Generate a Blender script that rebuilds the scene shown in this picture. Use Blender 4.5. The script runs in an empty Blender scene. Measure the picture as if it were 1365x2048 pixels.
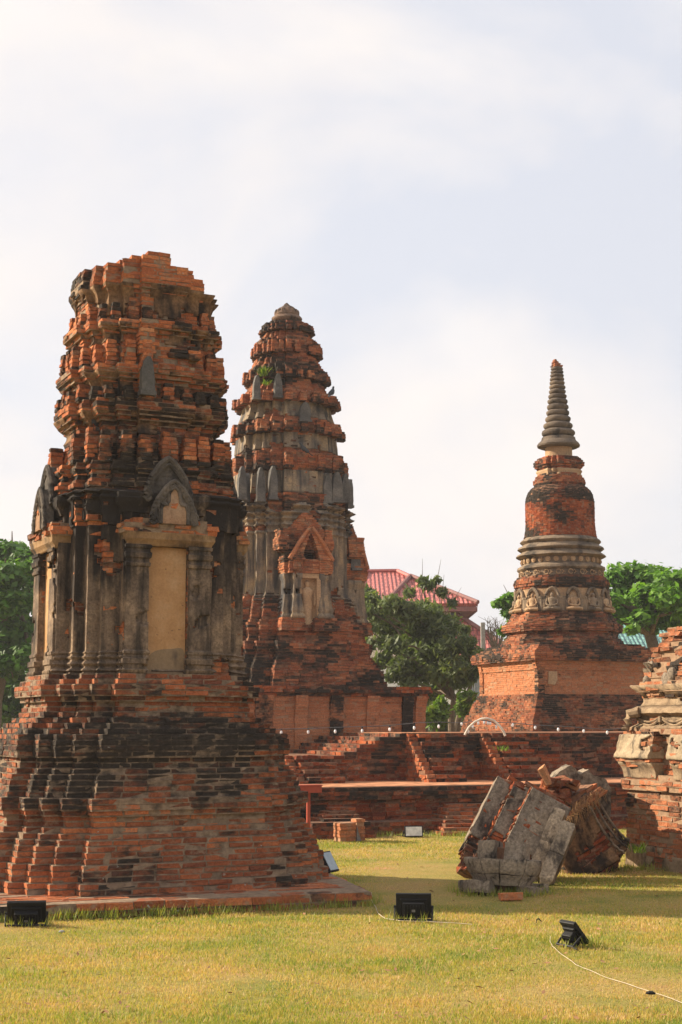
import bpy, bmesh, math, random
import numpy as np
from math import sin, cos, tan, pi, radians, sqrt, atan2
from mathutils import Vector, Matrix, noise as mnoise

random.seed(7); RS = np.random.RandomState(11)
scene = bpy.context.scene
COL = scene.collection

# ------------------------------------------------------------------ camera
FPX = 3000.0                        # focal length in photo pixels (1365 x 2048)
PITCH = math.atan(426.0 / FPX)      # horizon at y = 1450
EYE = 1.6
cam_d = bpy.data.cameras.new('camera'); cam = bpy.data.objects.new('camera', cam_d); COL.objects.link(cam)
cam_d.sensor_fit = 'VERTICAL'; cam_d.sensor_height = 36.0; cam_d.sensor_width = 36.0
cam_d.lens = FPX / 2048 * 36.0
cam_d.clip_start = 0.1; cam_d.clip_end = 3000
cam.location = (0, 0, EYE); cam.rotation_euler = (pi / 2 + PITCH, 0, 0)
scene.camera = cam

# ------------------------------------------------------------------ sky, sun, exposure
SUN_EL = radians(29); SUN_AZ = atan2(-0.966, 0.26)      # sun stands left of the view and a little behind the ruins
world = bpy.data.worlds.new('World'); scene.world = world; world.use_nodes = True
nt = world.node_tree; nt.nodes.clear()
def N(t, kind, **kw):
    n = t.nodes.new(kind)
    for k, v in kw.items():
        if k == 'inp':
            for a, b in v.items(): n.inputs[a].default_value = b
        else: setattr(n, k, v)
    return n
out = N(nt, 'ShaderNodeOutputWorld'); bg = N(nt, 'ShaderNodeBackground', inp={'Strength': 0.076})
sky = N(nt, 'ShaderNodeTexSky', sky_type='NISHITA', sun_disc=False, sun_elevation=SUN_EL, sun_rotation=SUN_AZ,
        air_density=1.0, dust_density=2.5, ozone_density=1.5)
tc = N(nt, 'ShaderNodeTexCoord'); mp = N(nt, 'ShaderNodeMapping'); mp.inputs['Scale'].default_value = (1.0, 1.0, 1.5); mp.inputs['Location'].default_value = (0.33, 0.1, 0.42)
nz = N(nt, 'ShaderNodeTexNoise', inp={'Scale': 3.1, 'Detail': 8.0, 'Roughness': 0.52, 'Distortion': 0.35})
cr = N(nt, 'ShaderNodeValToRGB'); cr.color_ramp.elements[0].position = 0.36; cr.color_ramp.elements[1].position = 0.56
cr.color_ramp.elements[0].color = (0.25, 0.25, 0.25, 1)
mx = N(nt, 'ShaderNodeMix', data_type='RGBA'); 
nz2 = N(nt, 'ShaderNodeTexNoise', inp={'Scale': 5.5, 'Detail': 6.0, 'Roughness': 0.5})
cc = N(nt, 'ShaderNodeMix', data_type='RGBA'); cc.inputs[6].default_value = (6.15, 5.75, 5.60, 1); cc.inputs[7].default_value = (6.95, 6.65, 6.5, 1)
hs = N(nt, 'ShaderNodeMix', data_type='RGBA'); hs.inputs[0].default_value = 0.72; hs.inputs[7].default_value = (5.15, 5.5, 6.35, 1)
nt.links.new(tc.outputs['Generated'], mp.inputs['Vector']); nt.links.new(mp.outputs[0], nz.inputs['Vector']); nt.links.new(mp.outputs[0], nz2.inputs['Vector'])
sx_ = N(nt, 'ShaderNodeSeparateXYZ'); nt.links.new(tc.outputs['Generated'], sx_.inputs[0])      # clearer, bluer air towards the right, thicker cloud in the middle
m1 = N(nt, 'ShaderNodeMath', operation='SUBTRACT', inp={1: 0.02}); nt.links.new(sx_.outputs[0], m1.inputs[0])
m2 = N(nt, 'ShaderNodeMath', operation='MAXIMUM', inp={1: 0.0}); nt.links.new(m1.outputs[0], m2.inputs[0])
m3 = N(nt, 'ShaderNodeMath', operation='MULTIPLY_ADD', inp={1: -0.75}); nt.links.new(m2.outputs[0], m3.inputs[0]); nt.links.new(nz.outputs['Fac'], m3.inputs[2])
nt.links.new(m3.outputs[0], cr.inputs[0]); nt.links.new(cr.outputs[0], mx.inputs[0])
nt.links.new(sky.outputs[0], hs.inputs[6]); nt.links.new(hs.outputs[2], mx.inputs[6])
nt.links.new(nz2.outputs['Fac'], cc.inputs[0]); nt.links.new(cc.outputs[2], mx.inputs[7])
nt.links.new(mx.outputs[2], bg.inputs['Color']); nt.links.new(bg.outputs[0], out.inputs[0])

sun_d = bpy.data.lights.new('sun', 'SUN'); sun = bpy.data.objects.new('sun', sun_d); COL.objects.link(sun)
sun_d.energy = 5.0; sun_d.angle = radians(0.6); sun_d.color = (1.0, 0.87, 0.68)
sv = Vector((-0.966 * cos(SUN_EL), 0.26 * cos(SUN_EL), sin(SUN_EL)))
sun.rotation_euler = sv.to_track_quat('Z', 'Y').to_euler()
scene.view_settings.view_transform = 'Standard'; scene.view_settings.look = 'None'
scene.view_settings.gamma = 1.0; scene.view_settings.use_curve_mapping = False
scene.view_settings.exposure = 1.0

# ------------------------------------------------------------------ pixel -> world
CF = Vector((0, cos(PITCH), sin(PITCH))); CU = Vector((0, -sin(PITCH), cos(PITCH)))
def ray(x, y): return CF + Vector((1, 0, 0)) * ((x - 682.5) / FPX) + CU * ((1024 - y) / FPX)
def P(x, y, Y):
    d = ray(x, y); t = Y / d.y; return Vector((d.x * t, Y, EYE + d.z * t))
def G(x, y, z=0.0):
    d = ray(x, y); t = (z - EYE) / d.z; return Vector((d.x * t, d.y * t, z))
def ZY(y, Y): return P(682, y, Y).z
TH = radians(21)                      # the whole temple ground is laid out on one grid turned by this much
def local(o, p, th=TH):
    dx, dy = p.x - o[0], p.y - o[1]
    return Vector((dx * cos(th) + dy * sin(th), -dx * sin(th) + dy * cos(th), p.z - (o[2] if len(o) > 2 else 0)))
def on_plane(o, x, y, v, th=TH):      # pixel ray against the vertical plane local-y = v
    d = ray(x, y); n = Vector((-sin(th), cos(th), 0))
    t = (v + n.x * o[0] + n.y * o[1]) / (n.x * d.x + n.y * d.y)
    p = Vector((d.x * t, d.y * t, EYE + d.z * t)); return local(o, p, th)

# ------------------------------------------------------------------ objects
def tag(o, label=None, cat=None, group=None, kind=None):
    if label: o['label'] = label
    if cat: o['category'] = cat
    if group: o['group'] = group
    if kind: o['kind'] = kind
    return o
def empty(name, loc, rz=0.0):
    o = bpy.data.objects.new(name, None); COL.objects.link(o); o.location = loc; o.rotation_euler = (0, 0, rz); o.empty_display_size = .1
    return o
def mk(name, V, F, mats, parent=None, midx=None, fattr=None, smooth=False, sharp=None):
    me = bpy.data.meshes.new(name)
    me.from_pydata([tuple(map(float, v)) for v in V], [], [tuple(int(i) for i in f) for f in F])
    if not isinstance(mats, (list, tuple)): mats = [mats]
    for m in mats: me.materials.append(m)
    if midx is not None: me.polygons.foreach_set('material_index', np.asarray(midx, dtype=np.int32))
    if fattr:
        for k, a in fattr.items():
            at = me.attributes.new(k, 'FLOAT', 'FACE'); at.data.foreach_set('value', np.asarray(a, dtype=np.float32))
    if smooth:
        me.polygons.foreach_set('use_smooth', np.ones(len(me.polygons), dtype=bool))
        if sharp: me.set_sharp_from_angle(angle=radians(sharp))
    me.update()
    o = bpy.data.objects.new(name, me); COL.objects.link(o)
    if parent: o.parent = parent
    return o
def mk_quads(name, V, Q, mats, parent=None, fattr=None, smooth=False):     # fast path: numpy verts and quads / tris
    me = bpy.data.meshes.new(name); k = Q.shape[1]
    me.vertices.add(len(V)); me.vertices.foreach_set('co', np.asarray(V, dtype=np.float32).ravel())
    me.loops.add(Q.size); me.loops.foreach_set('vertex_index', Q.astype(np.int32).ravel())
    me.polygons.add(len(Q)); me.polygons.foreach_set('loop_start', np.arange(0, Q.size, k, dtype=np.int32))
    if not isinstance(mats, (list, tuple)): mats = [mats]
    for m in mats: me.materials.append(m)
    if fattr:
        for n_, a in fattr.items():
            at = me.attributes.new(n_, 'FLOAT', 'FACE'); at.data.foreach_set('value', np.asarray(a, dtype=np.float32))
    me.update(calc_edges=True); me.validate()
    if smooth: me.polygons.foreach_set('use_smooth', np.ones(len(me.polygons), dtype=bool))
    o = bpy.data.objects.new(name, me); COL.objects.link(o)
    if parent: o.parent = parent
    return o

# ------------------------------------------------------------------ materials
def new_mat(name):
    m = bpy.data.materials.new(name); m.use_nodes = True; t = m.node_tree; t.nodes.clear()
    o = N(t, 'ShaderNodeOutputMaterial'); b = N(t, 'ShaderNodeBsdfPrincipled', inp={'Roughness': 0.95, 'Specular IOR Level': 0.15})
    t.links.new(b.outputs[0], o.inputs[0]); return m, t, b
def ramp(t, stops, fac=None, interp='LINEAR'):
    r = N(t, 'ShaderNodeValToRGB'); e = r.color_ramp.elements; r.color_ramp.interpolation = interp
    while len(e) < len(stops): e.new(0.5)
    for el, (p_, c) in zip(e, stops): el.position = p_; el.color = (*c, 1) if len(c) == 3 else c
    if fac is not None: t.links.new(fac, r.inputs[0])
    return r.outputs[0]
def noise(t, scale, detail=4, rough=0.55, vec=None, dist=0.0):
    n = N(t, 'ShaderNodeTexNoise', inp={'Scale': scale, 'Detail': detail, 'Roughness': rough, 'Distortion': dist})
    if vec is not None: t.links.new(vec, n.inputs['Vector'])
    return n.outputs['Fac']
def coord(t, scale=(1, 1, 1), loc=(0, 0, 0)):
    c = N(t, 'ShaderNodeTexCoord'); m = N(t, 'ShaderNodeMapping'); m.inputs['Scale'].default_value = scale; m.inputs['Location'].default_value = loc
    t.links.new(c.outputs['Object'], m.inputs[0]); return m.outputs[0]
def mathn(t, op, a, b=None, c=None, clamp=False):
    n = N(t, 'ShaderNodeMath', operation=op, use_clamp=clamp)
    for i, v in enumerate((a, b, c)):
        if v is None: continue
        if isinstance(v, (int, float)): n.inputs[i].default_value = v
        else: t.links.new(v, n.inputs[i])
    return n.outputs[0]
def mixc(t, fac, a, b, mode='MIX'):
    n = N(t, 'ShaderNodeMix', data_type='RGBA', blend_type=mode)
    for i, v in ((0, fac), (6, a), (7, b)):
        if isinstance(v, (int, float)): n.inputs[i].default_value = v
        elif isinstance(v, tuple): n.inputs[i].default_value = (*v, 1)
        else: t.links.new(v, n.inputs[i])
    return n.outputs[2]
def attr(t, name): return N(t, 'ShaderNodeAttribute', attribute_name=name).outputs['Fac']
def bump(t, b, h, strength=0.4, dist=0.02):
    n = N(t, 'ShaderNodeBump', inp={'Strength': strength, 'Distance': dist}); t.links.new(h, n.inputs['Height']); t.links.new(n.outputs[0], b.inputs['Normal'])
def ss(t, lo, hi, v):
    n = N(t, 'ShaderNodeMapRange', interpolation_type='SMOOTHSTEP'); n.inputs[1].default_value = lo; n.inputs[2].default_value = hi
    t.links.new(v, n.inputs[0]); return n.outputs[0]

DARK = (0.020, 0.016, 0.013)
def brick_mat(name, stops, lichen=0.66, grain=45):
    m, t, b = new_mat(name); co = coord(t)
    base = ramp(t, stops, attr(t, 'rnd'))
    g = noise(t, grain, 5, 0.65, co)
    base = mixc(t, 1.0, base, ramp(t, [(0.25, (0.52, 0.48, 0.48)), (0.75, (1.35, 1.32, 1.3))], g), 'MULTIPLY')
    med = mathn(t, 'ADD', mathn(t, 'MULTIPLY', noise(t, 5.0, 5, 0.6, co), 0.55), mathn(t, 'MULTIPLY', noise(t, 17.0, 5, 0.65, coord(t, (0.6, 0.6, 1.5), (5, 2, 1))), 0.45))
    base = mixc(t, mathn(t, 'MULTIPLY', ss(t, 0.50, 0.68, noise(t, 9, 6, 0.68, coord(t, (1, 1, 1.3), (3, 5, 1)))), 0.75), base, (0.27, 0.19, 0.125))   # pale lime wash left on the bricks
    geo = N(t, 'ShaderNodeNewGeometry'); sp = N(t, 'ShaderNodeSeparateXYZ'); t.links.new(geo.outputs['True Normal'], sp.inputs[0])
    up = mathn(t, 'MULTIPLY', mathn(t, 'MAXIMUM', sp.outputs[2], 0.0), 0.10)
    s = mathn(t, 'ADD', mathn(t, 'ADD', attr(t, 'soot'), mathn(t, 'MULTIPLY', mathn(t, 'SUBTRACT', med, 0.5), 2.0)), up)
    dk = ramp(t, [(0.3, DARK), (0.8, (0.055, 0.042, 0.032))], noise(t, 22, 4, 0.6, co))
    base = mixc(t, ss(t, 0.22, 0.82, s), base, dk)
    li = mathn(t, 'MULTIPLY', ss(t, lichen, lichen + 0.05, noise(t, 16, 5, 0.6, coord(t, (1, 1, 1.4), (9, 2, 7)))), ss(t, 0.52, 0.62, noise(t, 2.1, 3, 0.5, coord(t, (1, 1, 1), (1, 8, 3)))))
    base = mixc(t, li, base, (0.40, 0.40, 0.34))
    t.links.new(base, b.inputs['Base Color']); bump(t, b, mathn(t, 'ADD', g, med), 0.7, 0.012); return m
BR_NEAR = brick_mat('old_brick_near', [(0.0, (0.11, 0.042, 0.027)), (0.3, (0.25, 0.078, 0.035)), (0.6, (0.41, 0.130, 0.050)), (0.85, (0.54, 0.20, 0.078)), (1.0, (0.46, 0.26, 0.135))])
BR_MID = brick_mat('old_brick_mid', [(0.0, (0.115, 0.044, 0.03)), (0.35, (0.26, 0.082, 0.04)), (0.7, (0.40, 0.145, 0.064)), (1.0, (0.47, 0.225, 0.11))], 0.68)
BR_RED = brick_mat('old_brick_red', [(0.0, (0.10, 0.028, 0.018)), (0.35, (0.23, 0.055, 0.022)), (0.7, (0.36, 0.10, 0.036)), (1.0, (0.42, 0.16, 0.07))], 0.74)
BR_NEW = brick_mat('repaired_brick', [(0.0, (0.32, 0.12, 0.052)), (0.4, (0.43, 0.165, 0.075)), (0.8, (0.50, 0.21, 0.10)), (1.0, (0.52, 0.26, 0.14))], 0.9)
BR_PALE = brick_mat('pale_worn_brick', [(0.0, (0.18, 0.07, 0.04)), (0.35, (0.33, 0.118, 0.054)), (0.7, (0.43, 0.165, 0.075)), (1.0, (0.44, 0.27, 0.155))], 0.66)
def mortar_mat(name, a, c):
    m, t, b = new_mat(name); co = coord(t); g = noise(t, 14, 6, 0.65, co)
    med = mathn(t, 'ADD', mathn(t, 'MULTIPLY', noise(t, 5.0, 5, 0.6, co), 0.55), mathn(t, 'MULTIPLY', noise(t, 17.0, 5, 0.65, coord(t, (0.6, 0.6, 1.5), (5, 2, 1))), 0.45))
    s = mathn(t, 'ADD', attr(t, 'soot'), mathn(t, 'MULTIPLY', mathn(t, 'SUBTRACT', med, 0.5), 2.0))
    base = mixc(t, ss(t, 0.34, 0.80, s), ramp(t, [(0.3, a), (0.7, c)], g), (0.035, 0.028, 0.022))
    t.links.new(base, b.inputs['Base Color']); bump(t, b, noise(t, 60, 4, 0.6, co), 0.6, 0.01); return m
MO_NEAR = mortar_mat('mortar_near', (0.13, 0.085, 0.055), (0.33, 0.235, 0.155))
MO_RED = mortar_mat('mortar_red', (0.11, 0.05, 0.03), (0.27, 0.145, 0.085))
MO_PALE = mortar_mat('mortar_pale', (0.20, 0.125, 0.075), (0.37, 0.24, 0.15))
MO_NEW = mortar_mat('mortar_repaired', (0.30, 0.16, 0.09), (0.42, 0.24, 0.14))
def stucco_mat(name, stops, dark=0.5, streak=1.0, dcol=(0.035, 0.031, 0.029), dsc=2.2, grain=1.0, zr=None):
    m, t, b = new_mat(name); co = coord(t); cz = coord(t, (9, 9, 0.8), (2, 1, 4))
    a = noise(t, 3.2, 7, 0.62, co)
    base = ramp(t, stops, a)
    base = mixc(t, 1.0, base, ramp(t, [(0.3, (1 - .28 * grain,) * 3), (0.7, (1 + .2 * grain,) * 3)], noise(t, 38, 5, 0.65, co)), 'MULTIPLY')
    s = mathn(t, 'ADD', mathn(t, 'MULTIPLY', noise(t, 1.0, 5, 0.6, cz), 0.55 * streak), mathn(t, 'MULTIPLY', noise(t, dsc, 6, 0.6, coord(t, (1, 1, 0.6), (7, 7, 7))), 1.0 - 0.55 * streak))
    if zr:      # water stained band under the ledges: the grime thickens upwards between two heights
        sz = N(t, 'ShaderNodeSeparateXYZ'); t.links.new(co, sz.inputs[0])
        s = mathn(t, 'ADD', s, mathn(t, 'MULTIPLY', ss(t, zr[0], zr[1], sz.outputs[2]), zr[2]))
    base = mixc(t, ss(t, 0.5 - 0.0, 0.68, mathn(t, 'ADD', s, dark - 0.5)), base, dcol)
    sp_ = ss(t, 0.66, 0.72, noise(t, 30, 3, 0.6, coord(t, (1, 1, 1), (4, 4, 9))))
    base = mixc(t, mathn(t, 'MULTIPLY', sp_, 0.5), base, (0.06, 0.05, 0.045))
    t.links.new(base, b.inputs['Base Color']); bump(t, b, mathn(t, 'ADD', noise(t, 26, 6, 0.7, co), a), 0.55, 0.02); return m
ST_BODY = stucco_mat('weathered_stucco', [(0.28, (0.10, 0.072, 0.053)), (0.48, (0.18, 0.127, 0.088)), (0.72, (0.37, 0.255, 0.16))], 0.54, 0.9, (0.026, 0.021, 0.018), 2.6, 1.7, (2.6, 3.7, 0.15))
ST_CARVE = stucco_mat('carved_stucco', [(0.25, (0.05, 0.043, 0.038)), (0.5, (0.095, 0.080, 0.067)), (0.75, (0.22, 0.175, 0.135))], 0.54, 0.3, dsc=7)
ST_TAN = stucco_mat('tan_plaster', [(0.2, (0.30, 0.155, 0.065)), (0.5, (0.43, 0.24, 0.11)), (0.8, (0.50, 0.33, 0.19))], 0.44, 0.7, (0.17, 0.105, 0.055), 2.4, 0.5)
ST_MID = stucco_mat('grey_tan_stucco', [(0.25, (0.13, 0.105, 0.085)), (0.48, (0.24, 0.185, 0.13)), (0.75, (0.44, 0.30, 0.16))], 0.555, 1.0, (0.058, 0.055, 0.055), 1.5)
ST_LINTEL = stucco_mat('lintel_plaster', [(0.2, (0.20, 0.115, 0.055)), (0.5, (0.31, 0.19, 0.095)), (0.8, (0.40, 0.28, 0.16))], 0.545, 0.6, (0.05, 0.035, 0.024), 3.2, 0.7)
ST_GREY = stucco_mat('grey_stucco', [(0.2, (0.06, 0.057, 0.055)), (0.5, (0.115, 0.108, 0.10)), (0.8, (0.24, 0.21, 0.18))], 0.48, 1.0)
ST_LIGHT = stucco_mat('light_stucco', [(0.2, (0.17, 0.115, 0.07)), (0.5, (0.30, 0.21, 0.13)), (0.8, (0.45, 0.335, 0.21))], 0.52, 0.4, (0.085, 0.062, 0.045), 6)
ST_ROCK = stucco_mat('fallen_stucco', [(0.2, (0.13, 0.10, 0.075)), (0.5, (0.24, 0.19, 0.14)), (0.8, (0.39, 0.305, 0.215))], 0.53, 0.0, (0.045, 0.036, 0.03), 5.5, 1.8)
ST_DRUM = stucco_mat('dark_drum_stucco', [(0.2, (0.15, 0.12, 0.09)), (0.5, (0.29, 0.23, 0.17)), (0.8, (0.44, 0.36, 0.265))], 0.50, 0.0, (0.035, 0.030, 0.026), 8, 1.6)
ST_BROWN = stucco_mat('brown_stucco', [(0.2, (0.12, 0.065, 0.036)), (0.5, (0.22, 0.125, 0.065)), (0.8, (0.34, 0.215, 0.12))], 0.575, 0.0, (0.03, 0.022, 0.017), 3.5, 1.6)
ST_RING = stucco_mat('spire_stucco', [(0.2, (0.12, 0.09, 0.07)), (0.5, (0.22, 0.165, 0.115)), (0.8, (0.38, 0.26, 0.16))], 0.53, 0.15, (0.06, 0.05, 0.042), 2.4)
ST_SPIRE = stucco_mat('grey_spire_stucco', [(0.2, (0.08, 0.062, 0.05)), (0.5, (0.145, 0.112, 0.085)), (0.8, (0.24, 0.175, 0.12))], 0.52, 0.1, (0.05, 0.042, 0.036), 4.0)
ST_CREAM = stucco_mat('cream_stucco', [(0.2, (0.28, 0.165, 0.095)), (0.5, (0.42, 0.27, 0.155)), (0.8, (0.52, 0.38, 0.24))], 0.47, 0.5, (0.11, 0.08, 0.06), 4)
def plain(name, c, rough=0.6, var=0.25, sc=12, metal=0.0, spec=0.4):
    m, t, b = new_mat(name); n = noise(t, sc, 4, 0.6, coord(t))
    lo = tuple(x * (1 - var) for x in c); hi = tuple(min(1, x * (1 + var)) for x in c)
    t.links.new(ramp(t, [(0.3, lo), (0.7, hi)], n), b.inputs['Base Color']); b.inputs['Roughness'].default_value = rough
    b.inputs['Metallic'].default_value = metal; b.inputs['Specular IOR Level'].default_value = spec; return m
BLACK = plain('black_housing', (0.010, 0.010, 0.011), 0.55, spec=.2)
BLACK2 = plain('black_bracket', (0.014, 0.014, 0.014), 0.6, spec=.2)
GLASS = plain('lamp_glass', (0.30, 0.36, 0.38), 0.15, 0.2, 8, 0.0, 0.6)
WHITEG = plain('lamp_reflector', (0.72, 0.72, 0.70), 0.3)
REDP = plain('red_paint', (0.33, 0.055, 0.028), 0.5, 0.2)
CABLE = plain('pale_cable', (0.42, 0.34, 0.22), 0.7)
WIRE = plain('grey_wire', (0.10, 0.10, 0.105), 0.6)
BULB = plain('bulb_glass', (0.80, 0.80, 0.80), 0.15)
PIPE = plain('white_pipe', (0.62, 0.55, 0.45), 0.5)
STEEL = plain('grey_plate', (0.16, 0.15, 0.145), 0.6, spec=.2)
BIRD = plain('bird_feathers', (0.045, 0.048, 0.055), 0.8)
STRAW = plain('dry_straw', (0.36, 0.20, 0.085), 0.9, 0.4)
BARK = plain('bark', (0.13, 0.095, 0.065), 0.95, 0.4, 20)
CONC = plain('concrete', (0.30, 0.28, 0.26), 0.9)
WALLC = plain('house_wall', (0.60, 0.52, 0.46), 0.9, 0.06)
WHITEW = plain('white_wall', (0.78, 0.77, 0.75), 0.9, 0.05)
FASCIA = plain('fascia', (0.22, 0.09, 0.08), 0.7)
WINDOW = plain('window_glass', (0.10, 0.12, 0.14), 0.1, 0.2)
CORR = plain('grey_sheet', (0.22, 0.25, 0.27), 0.7)
def leaf_mat(name, stops):
    m, t, b = new_mat(name); c = ramp(t, stops, attr(t, 'rnd'))
    t.links.new(c, b.inputs['Base Color']); b.inputs['Roughness'].default_value = 0.55; b.inputs['Specular IOR Level'].default_value = 0.3
    tr = N(t, 'ShaderNodeBsdfTranslucent'); t.links.new(mixc(t, 1.0, c, (1.3, 1.5, 0.5), 'MULTIPLY'), tr.inputs[0])
    ms = N(t, 'ShaderNodeMixShader'); ms.inputs[0].default_value = 0.35
    o = [n for n in t.nodes if n.type == 'OUTPUT_MATERIAL'][0]
    t.links.new(b.outputs[0], ms.inputs[1]); t.links.new(tr.outputs[0], ms.inputs[2]); t.links.new(ms.outputs[0], o.inputs[0]); return m
LF_BRIGHT = leaf_mat('bright_leaves', [(0.0, (0.05, 0.125, 0.015)), (0.5, (0.12, 0.25, 0.028)), (1.0, (0.25, 0.40, 0.06))])
LF_DARK = leaf_mat('dark_leaves', [(0.0, (0.05, 0.075, 0.03)), (0.5, (0.115, 0.15, 0.055)), (0.85, (0.20, 0.22, 0.085)), (1.0, (0.34, 0.26, 0.09))])
LF_SHRUB = leaf_mat('shrub_leaves', [(0.0, (0.05, 0.10, 0.015)), (0.6, (0.14, 0.22, 0.03)), (1.0, (0.30, 0.32, 0.05))])
LF_LEFT = leaf_mat('left_tree_leaves', [(0.0, (0.03, 0.08, 0.012)), (0.5, (0.07, 0.16, 0.02)), (1.0, (0.16, 0.28, 0.04))])
GRASS = leaf_mat('grass_blades', [(0.0, (0.15, 0.215, 0.035)), (0.3, (0.31, 0.30, 0.06)), (0.55, (0.46, 0.35, 0.10)), (0.8, (0.53, 0.30, 0.13)), (1.0, (0.60, 0.42, 0.23))])
def ground_mat():
    m, t, b = new_mat('lawn_soil'); co = coord(t); a = noise(t, 0.9, 6, 0.65, co)
    c = ramp(t, [(0.30, (0.16, 0.18, 0.035)), (0.45, (0.29, 0.24, 0.06)), (0.58, (0.37, 0.26, 0.085)), (0.72, (0.42, 0.225, 0.10))], a)
    c = mixc(t, 1.0, c, ramp(t, [(0.3, (0.6, 0.6, 0.6)), (0.7, (1.25, 1.25, 1.25))], noise(t, 40, 5, 0.7, co)), 'MULTIPLY')
    t.links.new(c, b.inputs['Base Color']); bump(t, b, noise(t, 70, 4, 0.7, co), 0.8, 0.02); return m
SOIL = ground_mat()

# ------------------------------------------------------------------ brick courses
BOXF = np.array([[0, 1, 5, 4], [1, 2, 6, 5], [2, 3, 7, 6], [3, 0, 4, 7], [4, 5, 6, 7], [3, 2, 1, 0]])
class Bricks:
    """Real bricks laid course by course along a closed plan, on a mortar core."""
    def __init__(s): s.V = []; s.R = []; s.S = []; s.CV = []; s.CF = []; s.CS = []; s.n = 0
    def course(s, poly, z, h, bl=0.2, dep=0.1, jit=0.0045, outj=0.006, miss=0.012, bias=0.0, soot=0.3, ins=0.010, joint=0.010, nsc=1.2, core=True, sootamp=1.0):
        n = len(poly); s.n += 1; par = s.n
        p = [Vector((q[0], q[1])) for q in poly]
        dirs = []; nor = []; ln = []
        for i in range(n):
            d = p[(i + 1) % n] - p[i]; L = d.length; d = d / L if L > 1e-9 else Vector((1, 0))
            dirs.append(d); nor.append(Vector((d.y, -d.x))); ln.append(L)
        cv = [dirs[i - 1].x * dirs[i].y - dirs[i - 1].y * dirs[i].x for i in range(n)]       # >0 convex
        for i in range(n):
            L = ln[i]
            if L < 0.02: continue
            d, nn = dirs[i], nor[i]; a, b = 0.0, L
            i2 = (i + 1) % n
            if cv[i] > 0.5 and (par + i) % 2: a += dep
            if cv[i2] > 0.5 and (par + i2) % 2 == 0: b -= dep
            if b - a < 0.025: continue
            cuts = [a]; x = a + bl * (random.uniform(0.35, 0.65) if (par + i) % 2 else random.uniform(0.85, 1.1))
            while x < b - bl * 0.35: cuts.append(x); x += bl * random.uniform(0.88, 1.1)
            cuts.append(b)
            for j in range(len(cuts) - 1):
                if random.random() < miss: continue
                j0 = joint / 2 if j > 0 else 0.0; j1 = joint / 2 if j < len(cuts) - 2 else 0.0
                x0, x1 = cuts[j] + j0, cuts[j + 1] - j1
                of = random.gauss(0, outj); 
                if random.random() < 0.02: of -= 0.02
                q0 = p[i] + d * x0; q1 = p[i] + d * x1; zt = z + h - joint * 0.8 + random.gauss(0, jit * 0.5); zb = z + random.gauss(0, jit * 0.4)
                tl = random.gauss(0, jit * 0.6)
                c = [q0 + nn * (of + tl), q1 + nn * (of - tl), q1 - nn * dep, q0 - nn * dep]
                for zz in (zb, zt):
                    for k in range(4):
                        jj = jit if k < 2 else 0
                        s.V.append((c[k].x + random.gauss(0, jj), c[k].y + random.gauss(0, jj), zz + random.gauss(0, jit * 0.5)))
                m = (q0 + q1) / 2
                sv_ = soot(m.x, m.y, z) if callable(soot) else soot
                nv = mnoise.fractal(Vector((m.x * nsc, m.y * nsc, z * nsc * 1.7)), 1.0, 2.0, 3) * 0.75
                s.S.append(min(1.0, max(0.0, sv_ + sootamp * nv + random.uniform(-0.2, 0.2) * sootamp)))
                n2 = mnoise.noise(Vector((m.x * 2.1 + 31, m.y * 2.1, z * 3.3)))
                s.R.append(min(1, max(0, 0.46 + 0.50 * (random.betavariate(1.6, 1.6) - 0.5) + 0.30 * n2 + bias)))
        if core:
            b0 = len(s.CV); r = []
            for i in range(n):
                n1, n2 = nor[i - 1], nor[i]; k = 1.0 + n1.dot(n2)
                q = p[i] - (n1 + n2) * (ins / k) if k > 0.05 else p[i]
                r.append(q)
            s.CS += [soot(0.0, -1.0, z) if callable(soot) else soot] * (n + 2)
            for q in r: s.CV.append((q.x, q.y, z - joint * 0.9))
            for q in r: s.CV.append((q.x, q.y, z + h - joint * 0.45))
            for i in range(n): s.CF.append((b0 + i, b0 + (i + 1) % n, b0 + n + (i + 1) % n, b0 + n + i))
            s.CF.append(tuple(range(b0 + n, b0 + 2 * n))); s.CF.append(tuple(reversed(range(b0, b0 + n))))
    def build(s, name, brick, mortar, parent=None):
        nb = len(s.R); base = len(s.V)
        F = (BOXF[None] + (np.arange(nb) * 8)[:, None, None]).reshape(-1, 4) if nb else np.zeros((0, 4), int)
        faces = F.tolist() + [[i + base for i in f] for f in s.CF]
        rnd = np.concatenate([np.repeat(s.R, 6), np.full(len(s.CF), 0.5)]); so = np.concatenate([np.repeat(s.S, 6), np.array(s.CS)])
        mi = np.concatenate([np.zeros(nb * 6, int), np.ones(len(s.CF), int)])
        return mk(name, s.V + s.CV, faces, [brick, mortar], parent, mi, {'rnd': rnd, 'soot': so})
def rect(x0, x1, y0, y1): return [(x0, y0), (x1, y0), (x1, y1), (x0, y1)]
def circle(r, n, ph=0.0): return [(r * cos(2 * pi * i / n + ph), r * sin(2 * pi * i / n + ph)) for i in range(n)]
def clip(poly, axis, val, keep_less):
    o = []; n = len(poly)
    def ins_(q): return q[axis] <= val if keep_less else q[axis] >= val
    for i in range(n):
        a, b = poly[i], poly[(i + 1) % n]; ia, ib = ins_(a), ins_(b)
        if ia: o.append(a)
        if ia != ib:
            t = (val - a[axis]) / (b[axis] - a[axis]); o.append((a[0] + t * (b[0] - a[0]), a[1] + t * (b[1] - a[1])))
    r = []
    for q in o:
        if not r or (abs(q[0] - r[-1][0]) + abs(q[1] - r[-1][1])) > 1e-4: r.append(q)
    return r
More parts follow.
